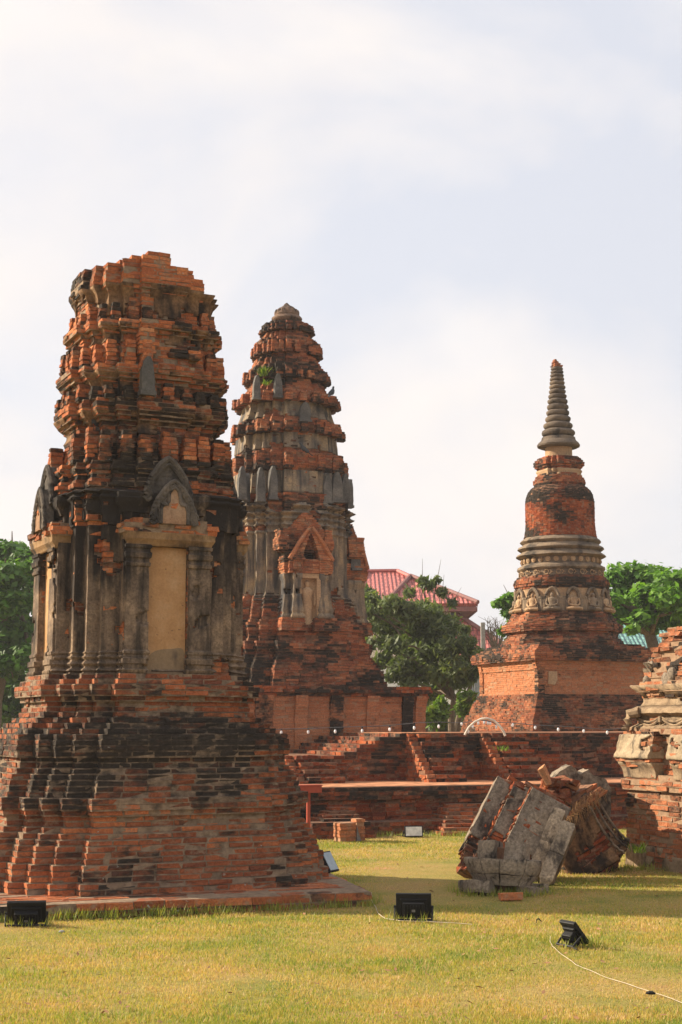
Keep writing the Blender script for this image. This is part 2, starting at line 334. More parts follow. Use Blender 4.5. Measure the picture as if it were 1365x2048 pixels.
def redent(conv, s, off=0.0, notch=None):
    """Redented square plan. conv: convex corners (distance, half width) from the bay to the side; notch: (half width, depth)."""
    sec = []
    if notch: sec += [(-notch[0], -(conv[0][0] * s + off)), (-notch[0], -(conv[0][0] * s + off - notch[1])), (notch[0], -(conv[0][0] * s + off - notch[1])), (notch[0], -(conv[0][0] * s + off))]
    for i, (d, b) in enumerate(conv):
        sec.append((b * s + off, -(d * s + off)))
        if i + 1 < len(conv): sec.append((b * s + off, -(conv[i + 1][0] * s + off)))
    o = []
    for k in range(4):
        for x, y in sec:
            for _ in range(k): x, y = -y, x
            o.append((x, y))
    return o
def skin(name, rings, mat, parent, seg=0.06, holes=0.0, hsc=2.6, rough=0.004, thick=0.012, seed=0, closed=True, hz=None, smooth=True, flare=0.0):
    """Stucco coat: rings = [(z, polygon)] with equal vertex counts; patches that have fallen off are real holes."""
    ref = rings[0][1]; n = len(ref); ks = []
    for i in range(n if closed else n - 1):
        a, b = ref[i], ref[(i + 1) % n]; ks.append(max(1, int(round(math.hypot(b[0] - a[0], b[1] - a[1]) / seg))))
    V = []; m = 0
    for z, pl in rings:
        row = []
        for i, k in enumerate(ks):
            a, b = pl[i], pl[(i + 1) % n]
            for j in range(k): t = j / k; row.append((a[0] + (b[0] - a[0]) * t, a[1] + (b[1] - a[1]) * t))
        if not closed: row.append(pl[-1])
        m = len(row)
        for x, y in row:
            v = mnoise.noise_vector(Vector((x * 9 + seed, y * 9, z * 9))) * rough
            V.append((x + v.x, y + v.y, z + v.z * 0.6))
    F = []
    for r in range(len(rings) - 1):
        for i in range(m if closed else m - 1):
            f = (r * m + i, r * m + (i + 1) % m, (r + 1) * m + (i + 1) % m, (r + 1) * m + i)
            if holes > 0:
                c = sum((Vector(V[q]) for q in f), Vector()) / 4
                h = mnoise.fractal(Vector((c.x * hsc + seed, c.y * hsc, c.z * hsc * 1.3)), 1.0, 2.0, 4)
                hh = holes if hz is None else hz(c)
                if h > 0.75 - hh: continue
            F.append(f)
    used = sorted({i for f in F for i in f}); mp_ = {u: k for k, u in enumerate(used)}
    o = mk(name, [V[u] for u in used], [[mp_[i] for i in f] for f in F], mat, parent, smooth=smooth, sharp=35)
    md = o.modifiers.new('coat', 'SOLIDIFY'); md.thickness = thick; md.offset = -1
    return o
def lathe(name, prof, mat, parent=None, n=48, rough=0.0, ang=360, smooth=True, sharp=30, sc=4.0, loc=(0, 0), cap=True):
    V = []; F = []
    for z, r in prof:
        for i in range(n):
            a = 2 * pi * i / n; v = mnoise.noise_vector(Vector((r * cos(a) * sc, r * sin(a) * sc, z * sc))) * rough
            V.append((loc[0] + r * cos(a) + v.x, loc[1] + r * sin(a) + v.y, z + v.z))
    for k in range(len(prof) - 1):
        for i in range(n): F.append((k * n + i, k * n + (i + 1) % n, (k + 1) * n + (i + 1) % n, (k + 1) * n + i))
    if cap: F.append(tuple(range((len(prof) - 1) * n, len(prof) * n))); F.append(tuple(reversed(range(n))))
    return mk(name, V, F, mat, parent, smooth=smooth, sharp=sharp)
class Mesh:
    """Collects boxes, tubes and prisms into ONE mesh."""
    def __init__(s): s.V = []; s.F = []
    def box(s, x0, x1, y0, y1, z0, z1, M=None, top=1.0, jit=0.0):
        b = len(s.V); cx, cy = (x0 + x1) / 2, (y0 + y1) / 2
        for z, k in ((z0, 1.0), (z1, top)):
            for x, y in ((x0, y0), (x1, y0), (x1, y1), (x0, y1)):
                v = Vector((cx + (x - cx) * k + random.gauss(0, jit), cy + (y - cy) * k + random.gauss(0, jit), z + random.gauss(0, jit))); s.V.append(M @ v if M else v)
        s.F += [tuple(b + i for i in f) for f in BOXF.tolist()]; return s
    def tube(s, pts, r, n=8, M=None):
        pts = [Vector(q) for q in pts]; b = len(s.V); m = len(pts)
        for i, q in enumerate(pts):
            t = (pts[min(i + 1, m - 1)] - pts[max(i - 1, 0)]).normalized(); u = t.orthogonal().normalized() if abs(t.z) > 0.95 else t.cross(Vector((0, 0, 1))).normalized(); w = t.cross(u)
            rr = r[i] if isinstance(r, (list, tuple)) else r
            for k in range(n):
                v = q + u * (rr * cos(2 * pi * k / n)) + w * (rr * sin(2 * pi * k / n)); s.V.append(M @ v if M else v)
        for i in range(m - 1):
            for k in range(n): s.F.append((b + i * n + k, b + i * n + (k + 1) % n, b + (i + 1) * n + (k + 1) % n, b + (i + 1) * n + k))
        s.F.append(tuple(reversed(range(b, b + n)))); s.F.append(tuple(range(b + (m - 1) * n, b + m * n))); return s
    def prism(s, outline, y0, y1, M=None):        # outline in x,z ; extruded along y (front = y0, smaller)
        b = len(s.V); n = len(outline)
        for y in (y0, y1):
            for x, z in outline: v = Vector((x, y, z)); s.V.append(M @ v if M else v)
        s.F.append(tuple(range(b, b + n))); s.F.append(tuple(reversed(range(b + n, b + 2 * n))))
        for i in range(n): s.F.append((b + (i + 1) % n, b + i, b + n + i, b + n + (i + 1) % n))
        return s
    def ell(s, c, r, n=10, m=7, M=None):
        b = len(s.V)
        for j in range(1, m):
            ph = pi * j / m
            for i in range(n):
                v = Vector((c[0] + r[0] * sin(ph) * cos(2 * pi * i / n), c[1] + r[1] * sin(ph) * sin(2 * pi * i / n), c[2] - r[2] * cos(ph))); s.V.append(M @ v if M else v)
        for j in range(m - 2):
            for i in range(n): s.F.append((b + j * n + i, b + j * n + (i + 1) % n, b + (j + 1) * n + (i + 1) % n, b + (j + 1) * n + i))
        s.F.append(tuple(reversed(range(b, b + n)))); s.F.append(tuple(range(b + (m - 2) * n, b + (m - 1) * n))); return s
    def build(s, name, mat, parent=None, smooth=False, sharp=35): return mk(name, s.V, s.F, mat, parent, smooth=smooth, sharp=sharp)
def RZ(k): return Matrix.Rotation(k * pi / 2, 4, 'Z')
def bevel(o, w, seg=2):
    m = o.modifiers.new('bevel', 'BEVEL'); m.width = w; m.segments = seg; m.limit_method = 'ANGLE'; m.angle_limit = radians(40); return o
def roughen(o, amount, scale=3.0, sub=3, tex_seed=0):
    """Dice a mesh and push it about with noise so that broken masonry has no clean edges."""
    bm = bmesh.new(); bm.from_mesh(o.data); bmesh.ops.triangulate(bm, faces=[f for f in bm.faces if len(f.verts) > 4])
    bmesh.ops.subdivide_edges(bm, edges=bm.edges[:], cuts=sub, use_grid_fill=True)
    for v in bm.verts:
        d = mnoise.noise_vector(v.co * scale + Vector((tex_seed, 0, 0))) * amount + mnoise.noise_vector(v.co * scale * 4) * amount * 0.4
        v.co += d
    bm.to_mesh(o.data); bm.free(); o.data.update(); return o
# ================================================================== ground
def ground():
    xs = np.concatenate([[-900, -300, -80, -30], np.linspace(-14, 14, 57), [30, 80, 300, 900]]); ys = np.concatenate([[-60, -10], np.linspace(0, 30, 61), [45, 80, 200, 500, 1500]])
    V = []; 
    for y in ys:
        for x in xs:
            z = 0.02 * mnoise.noise(Vector((x * 0.45, y * 0.45, 3))) if (abs(x) < 14 and 0 < y < 30) else 0
            V.append((x, y, z - 0.012))
    nx = len(xs); F = [(j * nx + i, j * nx + i + 1, (j + 1) * nx + i + 1, (j + 1) * nx + i) for j in range(len(ys) - 1) for i in range(nx - 1)]
    o = mk('ground', V, F, SOIL, smooth=True); tag(o, 'dry olive lawn soil under the ruins', 'ground', kind='structure')
ground()
def lawn():
    g = np.zeros((260, 300)); g2 = np.zeros((260, 300))
    for j in range(260):
        for i in range(300):
            x, y = i * .08 - 12, j * .08 + 6
            g[j, i] = mnoise.fractal(Vector((x * .55, y * .8, 0)), 0.9, 2, 5); g2[j, i] = mnoise.fractal(Vector((x * 2.6, y * 2.6, 5)), 1, 2, 3)
    n = 520000
    u = RS.rand(n); Y = 7.4 + 16.5 * u ** 1.55; hw = 0.245 * Y + 0.7; X = (RS.rand(n) * 2 - 1) * hw
    ii = np.clip(((X + 12) / .08).astype(int), 0, 299); jj = np.clip(((Y - 6) / .08).astype(int), 0, 259)
    m = g[jj, ii]; m2 = g2[jj, ii]
    keep = RS.rand(n) < np.clip(0.70 + 0.7 * m2 - 0.45 * m, 0.08, 1); X, Y, m, m2 = X[keep], Y[keep], m[keep], m2[keep]; n = len(X)
    tall = (RS.rand(n) < 0.012) * RS.rand(n)
    h = (0.005 + 0.010 * RS.rand(n)) * (1 - .5 * np.clip(m, -.6, .9)) + 0.04 * tall; w = (0.0018 + 0.0016 * RS.rand(n)) * (0.65 + Y / 16)
    a = RS.rand(n) * 2 * pi; lean = h * (0.4 + 1.1 * RS.rand(n)); b = RS.rand(n) * 2 * pi
    base = np.stack([X, Y, -0.016 + 0 * X], 1); dx = np.stack([np.cos(a) * w, np.sin(a) * w, 0 * w], 1)
    tip = base + np.stack([np.cos(b) * lean, np.sin(b) * lean, h + .014], 1)
    V = np.empty((n * 3, 3)); V[0::3] = base - dx; V[1::3] = base + dx; V[2::3] = tip
    T = np.arange(n * 3).reshape(-1, 3)
    r = np.clip(0.48 + 0.50 * m + 0.34 * m2 + RS.normal(0, 0.24, n), 0, 1)
    o = mk_quads('grass', V, T, GRASS, None, {'rnd': r}); tag(o, 'short dry lawn grass, olive with rusty patches', 'grass', kind='stuff')
    return g
LAWN = lawn()

# ================================================================== near prang
ST_TYMP = stucco_mat('tympanum_plaster', [(0.2, (0.20, 0.11, 0.065)), (0.5, (0.32, 0.19, 0.115)), (0.8, (0.42, 0.29, 0.19))], 0.49, 0.3, (0.09, 0.06, 0.045), 7)
ST_PATCH = stucco_mat('mortar_patch', [(0.2, (0.19, 0.125, 0.075)), (0.5, (0.25, 0.17, 0.10)), (0.8, (0.31, 0.21, 0.125))], 0.47, 0.3, (0.07, 0.055, 0.045), 3, 0.4)
YN = 15.4; ON = P(272, 1450, YN); ON = (ON.x, ON.y, 0.0)
def zn(y): return ZY(y, YN - .9 * float(np.interp(y, [500, 985, 1060, 1345, 1430, 1790], [.72, .85, 1.0, 1.0, 1.05, 1.65])))
THN = radians(25)
BAY = [(1.0, .46), (.87, .64), (.765, .765), (.64, .87), (.46, 1.0)]
MAIN = [(.90, .40), (.86, .64), (.785, .785), (.64, .86), (.40, .90)]
TIER = [(1.0, .34), (.90, .58), (.79, .79), (.58, .90), (.34, 1.0)]
near = tag(empty('brick_prang', ON, THN), 'large ruined brick prang at the left with a tan blind door and broken flat top', 'temple tower')
def prof(pts, zf): 
    z = np.array([zf(p[0]) for p in pts]); d = np.array([p[1] for p in pts]); o = np.argsort(z); return z[o], d[o]
H = 0.052
H2 = 0.043
# foundation slab
b = Bricks()
sl = [(-2.95, -2.02), (1.48, -2.42), (2.02, 0.0), (1.9, 1.95), (-2.8, 1.95)]
b.course(sl, 0.0 - .03, 0.075, bl=.3, dep=.14, outj=.012, soot=.28, miss=0); b.course(sl, 0.048, 0.07, bl=.26, dep=.2, outj=.012, soot=.15, bias=.05, miss=0.02)
b.build('foundation_slab', BR_NEAR, MO_NEAR, near)
def paving(x0, x1, y0, y1, z, soot=.2):      # flat brick pavers
    b = Bricks(); y = y0
    while y < y1 - .05:
        b.course(rect(x0, x1, y, y + .14), z, .03, bl=.27, dep=.06, soot=soot, core=False, outj=.002, jit=.004); y += .148
    return b
b = paving(-2.7, 1.42, -1.98, -1.2, 0.094, .12); b2 = paving(1.1, 1.70, -1.2, 1.6, 0.094, .12)
b.V += b2.V; b.R += b2.R; b.S += b2.S
b.build('paving', BR_NEAR, MO_NEAR, near)
base_pts = [(1790, 1.70), (1752, 1.70), (1750, 1.66), (1716, 1.66), (1714, 1.62), (1680, 1.58), (1662, 1.53), (1645, 1.47), (1630, 1.475), (1612, 1.535), (1592, 1.535), (1585, 1.47), (1566, 1.45),
            (1548, 1.41), (1530, 1.345), (1517, 1.335), (1506, 1.375), (1488, 1.385), (1472, 1.36), (1466, 1.28), (1455, 1.25), (1446, 1.185), (1434, 1.11), (1424, 1.055), (1408, 1.035), (1398, 1.05), (1390, 1.115), (1372, 1.125), (1362, 1.075), (1350, 1.03)]
bz, bd = prof(base_pts, zn)
def base_soot(x, y, z):
    py = np.interp(z, [zn(1790), zn(1640), zn(1600), zn(1520), zn(1490), zn(1440), zn(1425), zn(1360)], [.27, .31, .54, .46, .70, .70, .34, .48]); return py
b = Bricks(); z = .118
while z < zn(1352):
    d = float(np.interp(z + H / 2, bz, bd)); s = 1 + .42 * (d - 1)
    b.course(redent(BAY, s, d - s), z, H, bl=.225, dep=.16, soot=base_soot, outj=.0035, jit=.0042, bias=-.08 + .06 * (z < .9), joint=.016, ins=.004, miss=.006); z += H
b.build('stepped_base', BR_NEAR, MO_NEAR, near)
# body
NOT = (.205, .07)
b = Bricks(); z = zn(1352)
while z < zn(1052):
    b.course(redent(BAY, .95, 0, NOT), z, H, soot=.3, bias=.12, outj=.004, dep=.09); z += H
while z < zn(985):
    b.course(redent(MAIN, .985, 0), z, H, soot=.42, bias=.05, outj=.006, dep=.11); z += H
b.build('body', BR_NEAR, MO_NEAR, near)
BS = .965
def RB(k): return RZ(k) @ Matrix.Diagonal((BS, BS, 1, 1))
def bead(zs, c, w, a): return a * np.exp(-((zs - c) / w) ** 2)
zs = np.linspace(zn(1350), zn(1052), 110)
off = 0.012 + bead(zs, zn(1341), .018, .05) + bead(zs, zn(1328), .02, .035) + bead(zs, zn(1315), .014, .03) + bead(zs, zn(1306), .010, .018) + np.where(zs < zn(1345), .03, 0)
skin('stucco_coat', [(z, redent(BAY, .95, o_, (NOT[0], NOT[1]))) for z, o_ in zip(zs, off)], ST_BODY, near, seg=.032, holes=.38, hsc=2.3, seed=3)
zs = np.linspace(zn(1054), zn(985), 40)
off = 0.012 + bead(zs, zn(1000), .022, .03) + bead(zs, zn(990), .016, .04)
skin('upper_stucco_coat', [(z, redent(MAIN, .985, o_)) for z, o_ in zip(zs, off)], ST_BODY, near, holes=.38, hsc=3.0, seed=8)
# door bays on every side
PZ = [(1348, .045), (1340, .05), (1338, .03), (1330, .03), (1328, .045), (1318, .045), (1316, .02), (1310, .02), (1308, .03), (1303, .03), (1300, .012), (1136, .006), (1134, .022), (1128, .026), (1126, .012), (1120, .010), (1117, .03), (1108, .034), (1106, .018), (1100, .016), (1098, .03), (1093, .034), (1091, .02)]
def pilaster(k, x0, x1, mat, name='pilaster'):
    rings = []
    for y, o_ in PZ:
        z = zn(y); pl = [(x0 - o_ * .8, -.93), (x0 - o_ * .8, -1.0 - o_ - .012), (x1 + o_ * .8, -1.0 - o_ - .012), (x1 + o_ * .8, -.93)]
        rings.append((z, [tuple((RB(k) @ Vector((x, y_, 0)))[:2]) for x, y_ in pl]))
    # fill in rings so that the coat can carry texture
    full = []
    for (z0, p0), (z1, p1) in zip(rings[:-1], rings[1:]):
        m = max(1, int((z1 - z0) / .026))
        for j in range(m): t = j / m; full.append((z0 + (z1 - z0) * t, [(a[0] + (c[0] - a[0]) * t, a[1] + (c[1] - a[1]) * t) for a, c in zip(p0, p1)]))
    full.append(rings[-1]); full = [(z, p_) for z, p_ in full]
    return skin(name, full, mat, near, seg=.026, holes=.3 if x0 < 0 else .44, hsc=3.1, seed=13 * k + (5 if x0 > 0 else 2), closed=False, thick=.02)
PEDP = ([0, .12, .3, .5, .68, .82, .92, 1.0], [1.0, 1.0, .93, .80, .60, .40, .22, .03])
def ped_outline(w, h, n=26):
    """Half leaf shaped gable with lobed shoulders."""
    pts = []
    for i in range(n + 1):
        t = i / n; x = float(np.interp(t, *PEDP)) * (1 + .022 * sin(t * 4 * 2 * pi)); pts.append((w * x, h * t))
    pts = [(w * 1.08, 0)] + pts[1:]
    return pts + [(-x, z) for x, z in reversed(pts[:-1])]
def inner_arch(w, h):
    half = [(w, 0), (w * .98, h * .36), (w * .82, h * .50), (w * .52, h * .52), (w * .42, h * .60), (w * .40, h * .76), (w * .22, h * .93), (0, h)]
    return half + [(-x, z) for x, z in reversed(half[:-1])]
def pa_(o):
    for k_, v_ in (('rnd', .7), ('soot', .1)): at = o.data.attributes.new(k_, 'FLOAT', 'FACE'); at.data.foreach_set('value', np.full(len(o.data.polygons), v_, dtype=np.float32))
def pediment(root, k, w, h, z, yb, th, mat, inner, xo=0, rimr=.03, small=False):
    M = RB(k) @ Matrix.Translation((xo, 0, z))
    m = Mesh(); o_ = ped_outline(w, h); m.prism(o_, yb - th, yb, M)
    ob = m.build('pediment', mat, root); roughen(ob, .014, 9, 3, k)
    r = Mesh(); r.tube([(x * .98, yb - th, z_ * .985) for x, z_ in o_], rimr, 8, M); r.tube([(x * .84, yb - th - .005, z_ * .86) for x, z_ in o_], rimr * .55, 6, M)
    for sx in (-1, 1):      # curled naga ends and leaf tongues along the rim
        r.tube([(sx * w * (.92 + .16 * cos(a)) , yb - th - .01, .05 + .055 * sin(a)) for a in np.linspace(0, 5.0, 12)], rimr * .6, 6, M)
        if not small:
            for t in np.linspace(.12, .95, 9):
                q = o_[int(t * 26)]; r.ell((sx * q[0] * .91, yb - th - .012, q[1] * .93), (.022, .016, .028), 7, 5, M)
    ro = r.build('carved_rim', mat, ob, smooth=True)
    if inner:
        p_ = Mesh(); ia = inner_arch(w * .56, h * .80); p_.prism(ia, yb - th - .012, yb - th + .03, M); ty_ = p_.build('tympanum', inner, ob); roughen(ty_, .008, 9, 2, k); e_ = Mesh(); e_.box(-.035, .03, yb - th - .022, yb - th, h * .42, h * .47, M, 1, .004); e_.box(-.04, .02, yb - th - .021, yb - th, h * .36, h * .41, M, 1, .004); eb_ = e_.build('exposed_brick', BR_NEAR, ob); pa_(eb_)
        f = Mesh(); f.tube([(x * 1.06, yb - th - .016, z_ * 1.04) for x, z_ in ia], rimr * .6, 6, M)
        f.tube([(x * 1.22, yb - th - .010, z_ * 1.12) for x, z_ in ia], rimr * .45, 6, M); f.build('arch_moulding', mat, ob, smooth=True)
    return ob
for k in (0, 1, 2, 3):
    pilaster(k, -.44, -.215, ST_BODY); pilaster(k, .225, .43, ST_BODY)
    # blind door
    m = Mesh(); M = RB(k); m.box(-.203, .203, -.955, -.90, zn(1349), zn(1094), M); d_ = m.build('blind_door', ST_TAN, near); roughen(d_, .004, 5, 6, k)
    m = Mesh(); m.prism([(.199 * (1 if cos(a) > 0 else -1) * abs(cos(a)) ** .45, zn(1348) + (.24 + .06 * cos(a)) * max(0, sin(a)) ** .35) for a in np.linspace(0, pi, 24)][::-1], -.961, -.95, M); pp_ = m.build('mortar_patch', ST_PATCH, d_); roughen(pp_, .003, 5, 1, k)
    # cavetto lintel
    rings = []
    for y, o_ in [(1094, .02), (1090, .03), (1087, .035), (1085, .045), (1080, .062), (1074, .06), (1069, .068), (1067, .07)]:
        x_ = .425 + o_ * .75; yy = -1.0 - o_; rings.append((zn(y), [tuple((RB(k) @ Vector((a, c, 0)))[:2]) for a, c in [(-x_, -.8), (-x_, yy), (x_, yy), (x_, -.8)]]))
    skin('lintel', rings, ST_LINTEL, near, seg=.05, closed=False, thick=.05, seed=k, rough=.006)
    b = Bricks()
    for i in range(2):
        pl = [(-.495, -1.075), (.495, -1.075), (.515, -.75), (-.515, -.75)]; pl = [tuple((RB(k) @ Vector((x, y, 0)))[:2]) for x, y in pl]
        b.course(pl, zn(1067) + i * .045, .046, bl=.17, soot=.22, bias=.22, outj=.012, miss=.05, jit=.008)
    pl = [tuple((RB(k) @ Vector((x, y, 0)))[:2]) for x, y in rect(-.40, .40, -1.06, -.75)]
    b.course(pl, zn(1067) + .09, .05, bl=.17, soot=.3, bias=.2, outj=.02, miss=.1, jit=.01)
    b.build('lintel_bricks', BR_NEAR, MO_NEAR, near)
    # outer gable shelf
    rings = []
    for y, o_ in [(1046, .0), (1030, .0), (1028, .03), (1018, .04), (1012, .075), (1002, .09), (1000, .08), (992, .08), (990, .05)]:
        x_ = .46 + o_; yy = -.93 - o_; rings.append((zn(y), [tuple((RB(k) @ Vector((a, c, 0)))[:2]) for a, c in [(-x_, -.7), (-x_, yy), (x_ * .8, yy), (x_ * .8, -.7)]]))
    skin('gable_shelf', rings, ST_BODY, near, seg=.05, closed=False, thick=.04, holes=.3, seed=k + 4, rough=.012)
    pediment(near, k, .235, .42, zn(1004), -.92, .09, ST_CARVE, None, xo=-.02, rimr=.034)
    pediment(near, k, .235, .43, zn(1050), -1.0, .09, ST_CARVE, ST_TYMP, xo=.02, rimr=.026)
# capitals and storeys above the body: courses follow the worn outline
def mid_soot(x, y, z): return np.interp(z, [zn(1000), zn(930), zn(920), zn(860), zn(800), zn(700), zn(640), zn(540)], [.60, .56, .48, .50, .38, .34, .38, .28])
tz, td = prof([(985, .90), (975, .95), (966, .95), (962, .89), (952, .875), (944, .92), (934, .93), (928, .90), (922, .77), (868, .745), (858, .72), (850, .715), (842, .75), (830, .82), (818, .86), (804, .86), (800, .77),
               (790, .73), (770, .725), (762, .75), (752, .81), (742, .85), (736, .85), (732, .755), (690, .74), (682, .70), (672, .70), (664, .73), (656, .79), (645, .79), (640, .69), (628, .665), (596, .66), (584, .68), (574, .72), (565, .745), (556, .745), (545, .72), (500, .70)], zn)
b = Bricks(); z = zn(985)
top_z = lambda x: float(np.interp(x, [-.82, -.74, -.72, -.45, -.43, -.20, -.18, .05, .07, .32, .34, .46, .48, .70, .72, .8], [zn(v) for v in (566, 562, 530, 526, 518, 515, 506, 506, 525, 529, 544, 550, 588, 602, 640, 645)]))
while z < zn(500):
    d = float(np.interp(z + H2 / 2, tz, td)); pl = redent(TIER, d)
    if z > zn(655):
        xs_ = np.linspace(-.80, .80, 161); ok = [x for x in xs_ if top_z(x) > z + .02]
        if not ok: break
        pl = clip(clip(pl, 0, max(ok), True), 0, min(ok), False)
        if z > zn(545): pl = clip(pl, 1, .30, True)
    b.course(pl, z, H2, bl=.185, soot=mid_soot, bias=.02 + .08 * (z > zn(800)), outj=.004, jit=.004, dep=.12, miss=.008, joint=.010, ins=.005); z += H2
b.build('storeys', BR_NEAR, MO_NEAR, near)
# stucco left in the coves under the cornices
for ys, ms in (((868, 822), ST_BROWN), ((792, 746), ST_BROWN), ((686, 650), ST_BROWN), ((632, 570), ST_BROWN), ((962, 940), ST_BODY)):
    zz = np.linspace(zn(ys[0]), zn(ys[1]), 14)
    skin('cove_stucco', [(z, redent(TIER, float(np.interp(z, tz, td)), .013)) for z in zz], ms, near, seg=.05, holes=.70, hsc=2.7, seed=ys[0], thick=.014, rough=.008)
# antefix blocks standing on the ledges
def antefix(parent, x, y, z, w, dp, h, kz, mat=BR_NEAR, mor=MO_NEAR, ch=.044, soot=.45, bias=.1, name='antefix'):
    b = Bricks(); nc = max(2, int(round(h / ch))); c0, s0 = cos(kz), sin(kz)
    for i in range(nc):
        t = i / max(1, nc - 1); k = (1.05 if i == 0 else 0.86 + .14 * sin(pi * min(1, t * 1.1)))
        k2 = 1.0 if t < .72 else .92
        pl = [(x + a * c0 - c * s0, y + a * s0 + c * c0) for a, c in rect(-w / 2 * k * k2, w / 2 * k * k2, -dp / 2 * k, dp / 2)]
        b.course(pl, z + i * ch, ch, bl=.14, dep=.07, outj=.003, jit=.004, soot=soot + (.22 if i in (0, nc - 1) else -.05), bias=bias, miss=.0, joint=.01)
    return b.build(name, mat, mor, parent)
def leaf_slab(parent, x, y, z, w, dp, h, kz, mat, name='antefix_slab'):
    M = Matrix.Translation((x, y, z)) @ Matrix.Rotation(kz, 4, 'Z'); m = Mesh()
    half = [(w / 2, 0), (w / 2 * 1.03, h * .35), (w / 2 * .93, h * .62), (w / 2 * .62, h * .86), (w * .12, h * .985)]
    m.prism(half + [(-a, c) for a, c in reversed(half)], -dp / 2, dp / 2, M)
    m.prism([(a * 1.2, c) for a, c in ((w / 2, 0), (w / 2, .05), (-w / 2, .05), (-w / 2, 0))], -dp * .62, dp * .5, M)
    o = m.build(name, mat, parent); roughen(o, .010, 7, 2, x * 7); return o
for zy, hh, dd, wd in ((926, .31, .845, .145), (800, .16, .79, .12), (734, .26, .755, .13), (640, .17, .675, .11)):
    for k in range(4):
        for i, (fx, fy) in enumerate(((-.27, -1.0), (.02, -1.0), (.27, -1.0), (-.47, -.92), (.47, -.92), (-.70, -.81), (.70, -.81))):
            if k in (0,) and zy < 800 and fx > -.1 and fx < .5: continue
            if random.random() < .10: continue
            v = RZ(k) @ Vector((fx * dd, fy * dd, 0)); w = wd * random.uniform(.8, .95); hq = hh * random.uniform(.8, 1.08)
            if zy == 926 and k == 0 and i == 1: w *= 1.35
            antefix(near, v.x, v.y, zn(zy) - .005, w, .13, hq, k * pi / 2, soot=.42, bias=.10)
leaf_slab(near, -.22, -.865, zn(798), .13, .08, .40, 0, ST_GREY)
antefix(near, -.20, -.74, zn(712), .17, .14, .30, 0, soot=.2, bias=.2)
antefix(near, .30, -.74, zn(712), .13, .12, .12, 0, soot=.25, bias=.2); antefix(near, .14, -.74, zn(712), .22, .1, .11, 0, soot=.5, bias=.1)
# ================================================================== stepped terrace
OT = G(800, 1669); OT = (OT.x - sin(TH) * .45, OT.y + cos(TH) * .45, 0.0)
def tl(x, y, v): return on_plane(OT, x, y, v)
TOPS = plain('worn_brick_top', (.43, .20, .105), .95, .55, 5, spec=.1)
terr = tag(empty('brick_terrace', OT, TH), 'long low brick terrace in two steps with crumbling stairs, in front of the middle tower', 'terrace')
V2 = 2.15; ZL = tl(800, 1573, 0).z; ZU = tl(860, 1466, V2).z
UL, UR = -9.0, 9.0
hh = 0.062
def wall_soot(x, y, z): return .34 + .22 * max(0, (z % ZL) / ZL - .55)
b = Bricks(); n = int(round(ZL / hh)); h_ = ZL / n
for i in range(n):
    zc = i * h_; b.course(rect(UL, UR, .02 + (.05 if 2 < i < n - 3 else 0) + random.uniform(-.015, .015), 5.0), zc, h_, bl=.24, dep=.16, outj=.008, jit=.006, soot=lambda x, y, z, i=i: .44 + (.16 if i > n - 4 else 0) - .12 * (i < 4), bias=-.08, miss=.02)
b.build('lower_wall', BR_RED, MO_RED, terr)
m = Mesh(); m.box(UL, UR, .16, 2.6, ZL - .02, ZL + .004); o = m.build('earth_top', TOPS, terr)
# upper wall; its left end is broken down in steps
u0 = tl(600, 1510, V2).x; us = [(tl(x, y, V2).x, tl(x, y, V2).z) for x, y in ((690, 1508), (697, 1500), (715, 1495), (722, 1488), (745, 1482), (752, 1474), (778, 1470), (795, 1466))]
zlow = tl(640, 1509, V2).z
b = Bricks(); n = int(round((ZU - ZL) / hh)); h_ = (ZU - ZL) / n
for i in range(n):
    zc = ZL + i * h_; left = UL
    if zc + h_ > zlow + .03: left = float(np.interp(zc + h_, [q[1] for q in us], [q[0] for q in us])) + random.uniform(-.06, .06)
    b.course(rect(left, UR, V2 + random.uniform(-.015, .015), V2 + 4.0), zc, h_, bl=.24, dep=.16, outj=.008, jit=.006, soot=lambda x, y, z: .36 + .14 * (z > ZU - .25) + .16 * (x > 1.6), bias=.0, miss=.02)
b.build('upper_wall', BR_RED, MO_RED, terr)
m = Mesh(); m.box(us[-1][0] + .15, UR, V2 + .17, V2 + 3.9, ZU - .03, ZU + .003); m.build('upper_top', TOPS, terr)
def stairs(name, xl, xr, ztop, zbot, vback, ns, run, nse=0.0, soot=.5, mat=BR_RED, flank_lean=0.0):
    b = Bricks(); h_ = (ztop - zbot) / ns
    for i in range(ns):
        f = vback - run * (ns - i) / ns
        for c in range(2):
            b.course(rect(xl + random.uniform(-.02, .02), xr + random.uniform(-.02, .02) - nse * i, f + random.uniform(-.01, .01) - .02 * c, vback + .1), zbot + i * h_ + c * h_ / 2, h_ / 2, bl=.22, dep=.12, outj=.012, jit=.008, soot=soot - (.2 if c else 0), miss=.02)
    st_ = b.build(name, mat, MO_RED, terr)
    b = Bricks(); nn = ns * 2; h2 = (ztop - zbot) / nn
    for i in range(nn):
        b.course(rect(xl - .17, xl - .03, vback - (run + .10) * (1 - (i + .3) / nn) + random.uniform(-.02, .02), vback + .1), zbot + i * h2, h2, bl=.2, dep=.07, outj=.012, jit=.008, soot=.12, bias=.2, miss=.02)
    b.build('stair_cheek', BR_RED, MO_RED, st_)
    return st_
stairs('stair', tl(874, 1560, V2 - .85).x, tl(930, 1560, V2 - .85).x, ZU - .01, ZL, V2, 6, .85, soot=.52)
stairs('stair', tl(1026, 1560, V2 - .85).x, tl(1092, 1560, V2 - .85).x, ZU - .01, ZL, V2, 6, .85, soot=.52)
stairs('stair', tl(616, 1560, V2 - .75).x, tl(690, 1560, V2 - .75).x, zlow - .01, ZL, V2, 4, .75, soot=.5)
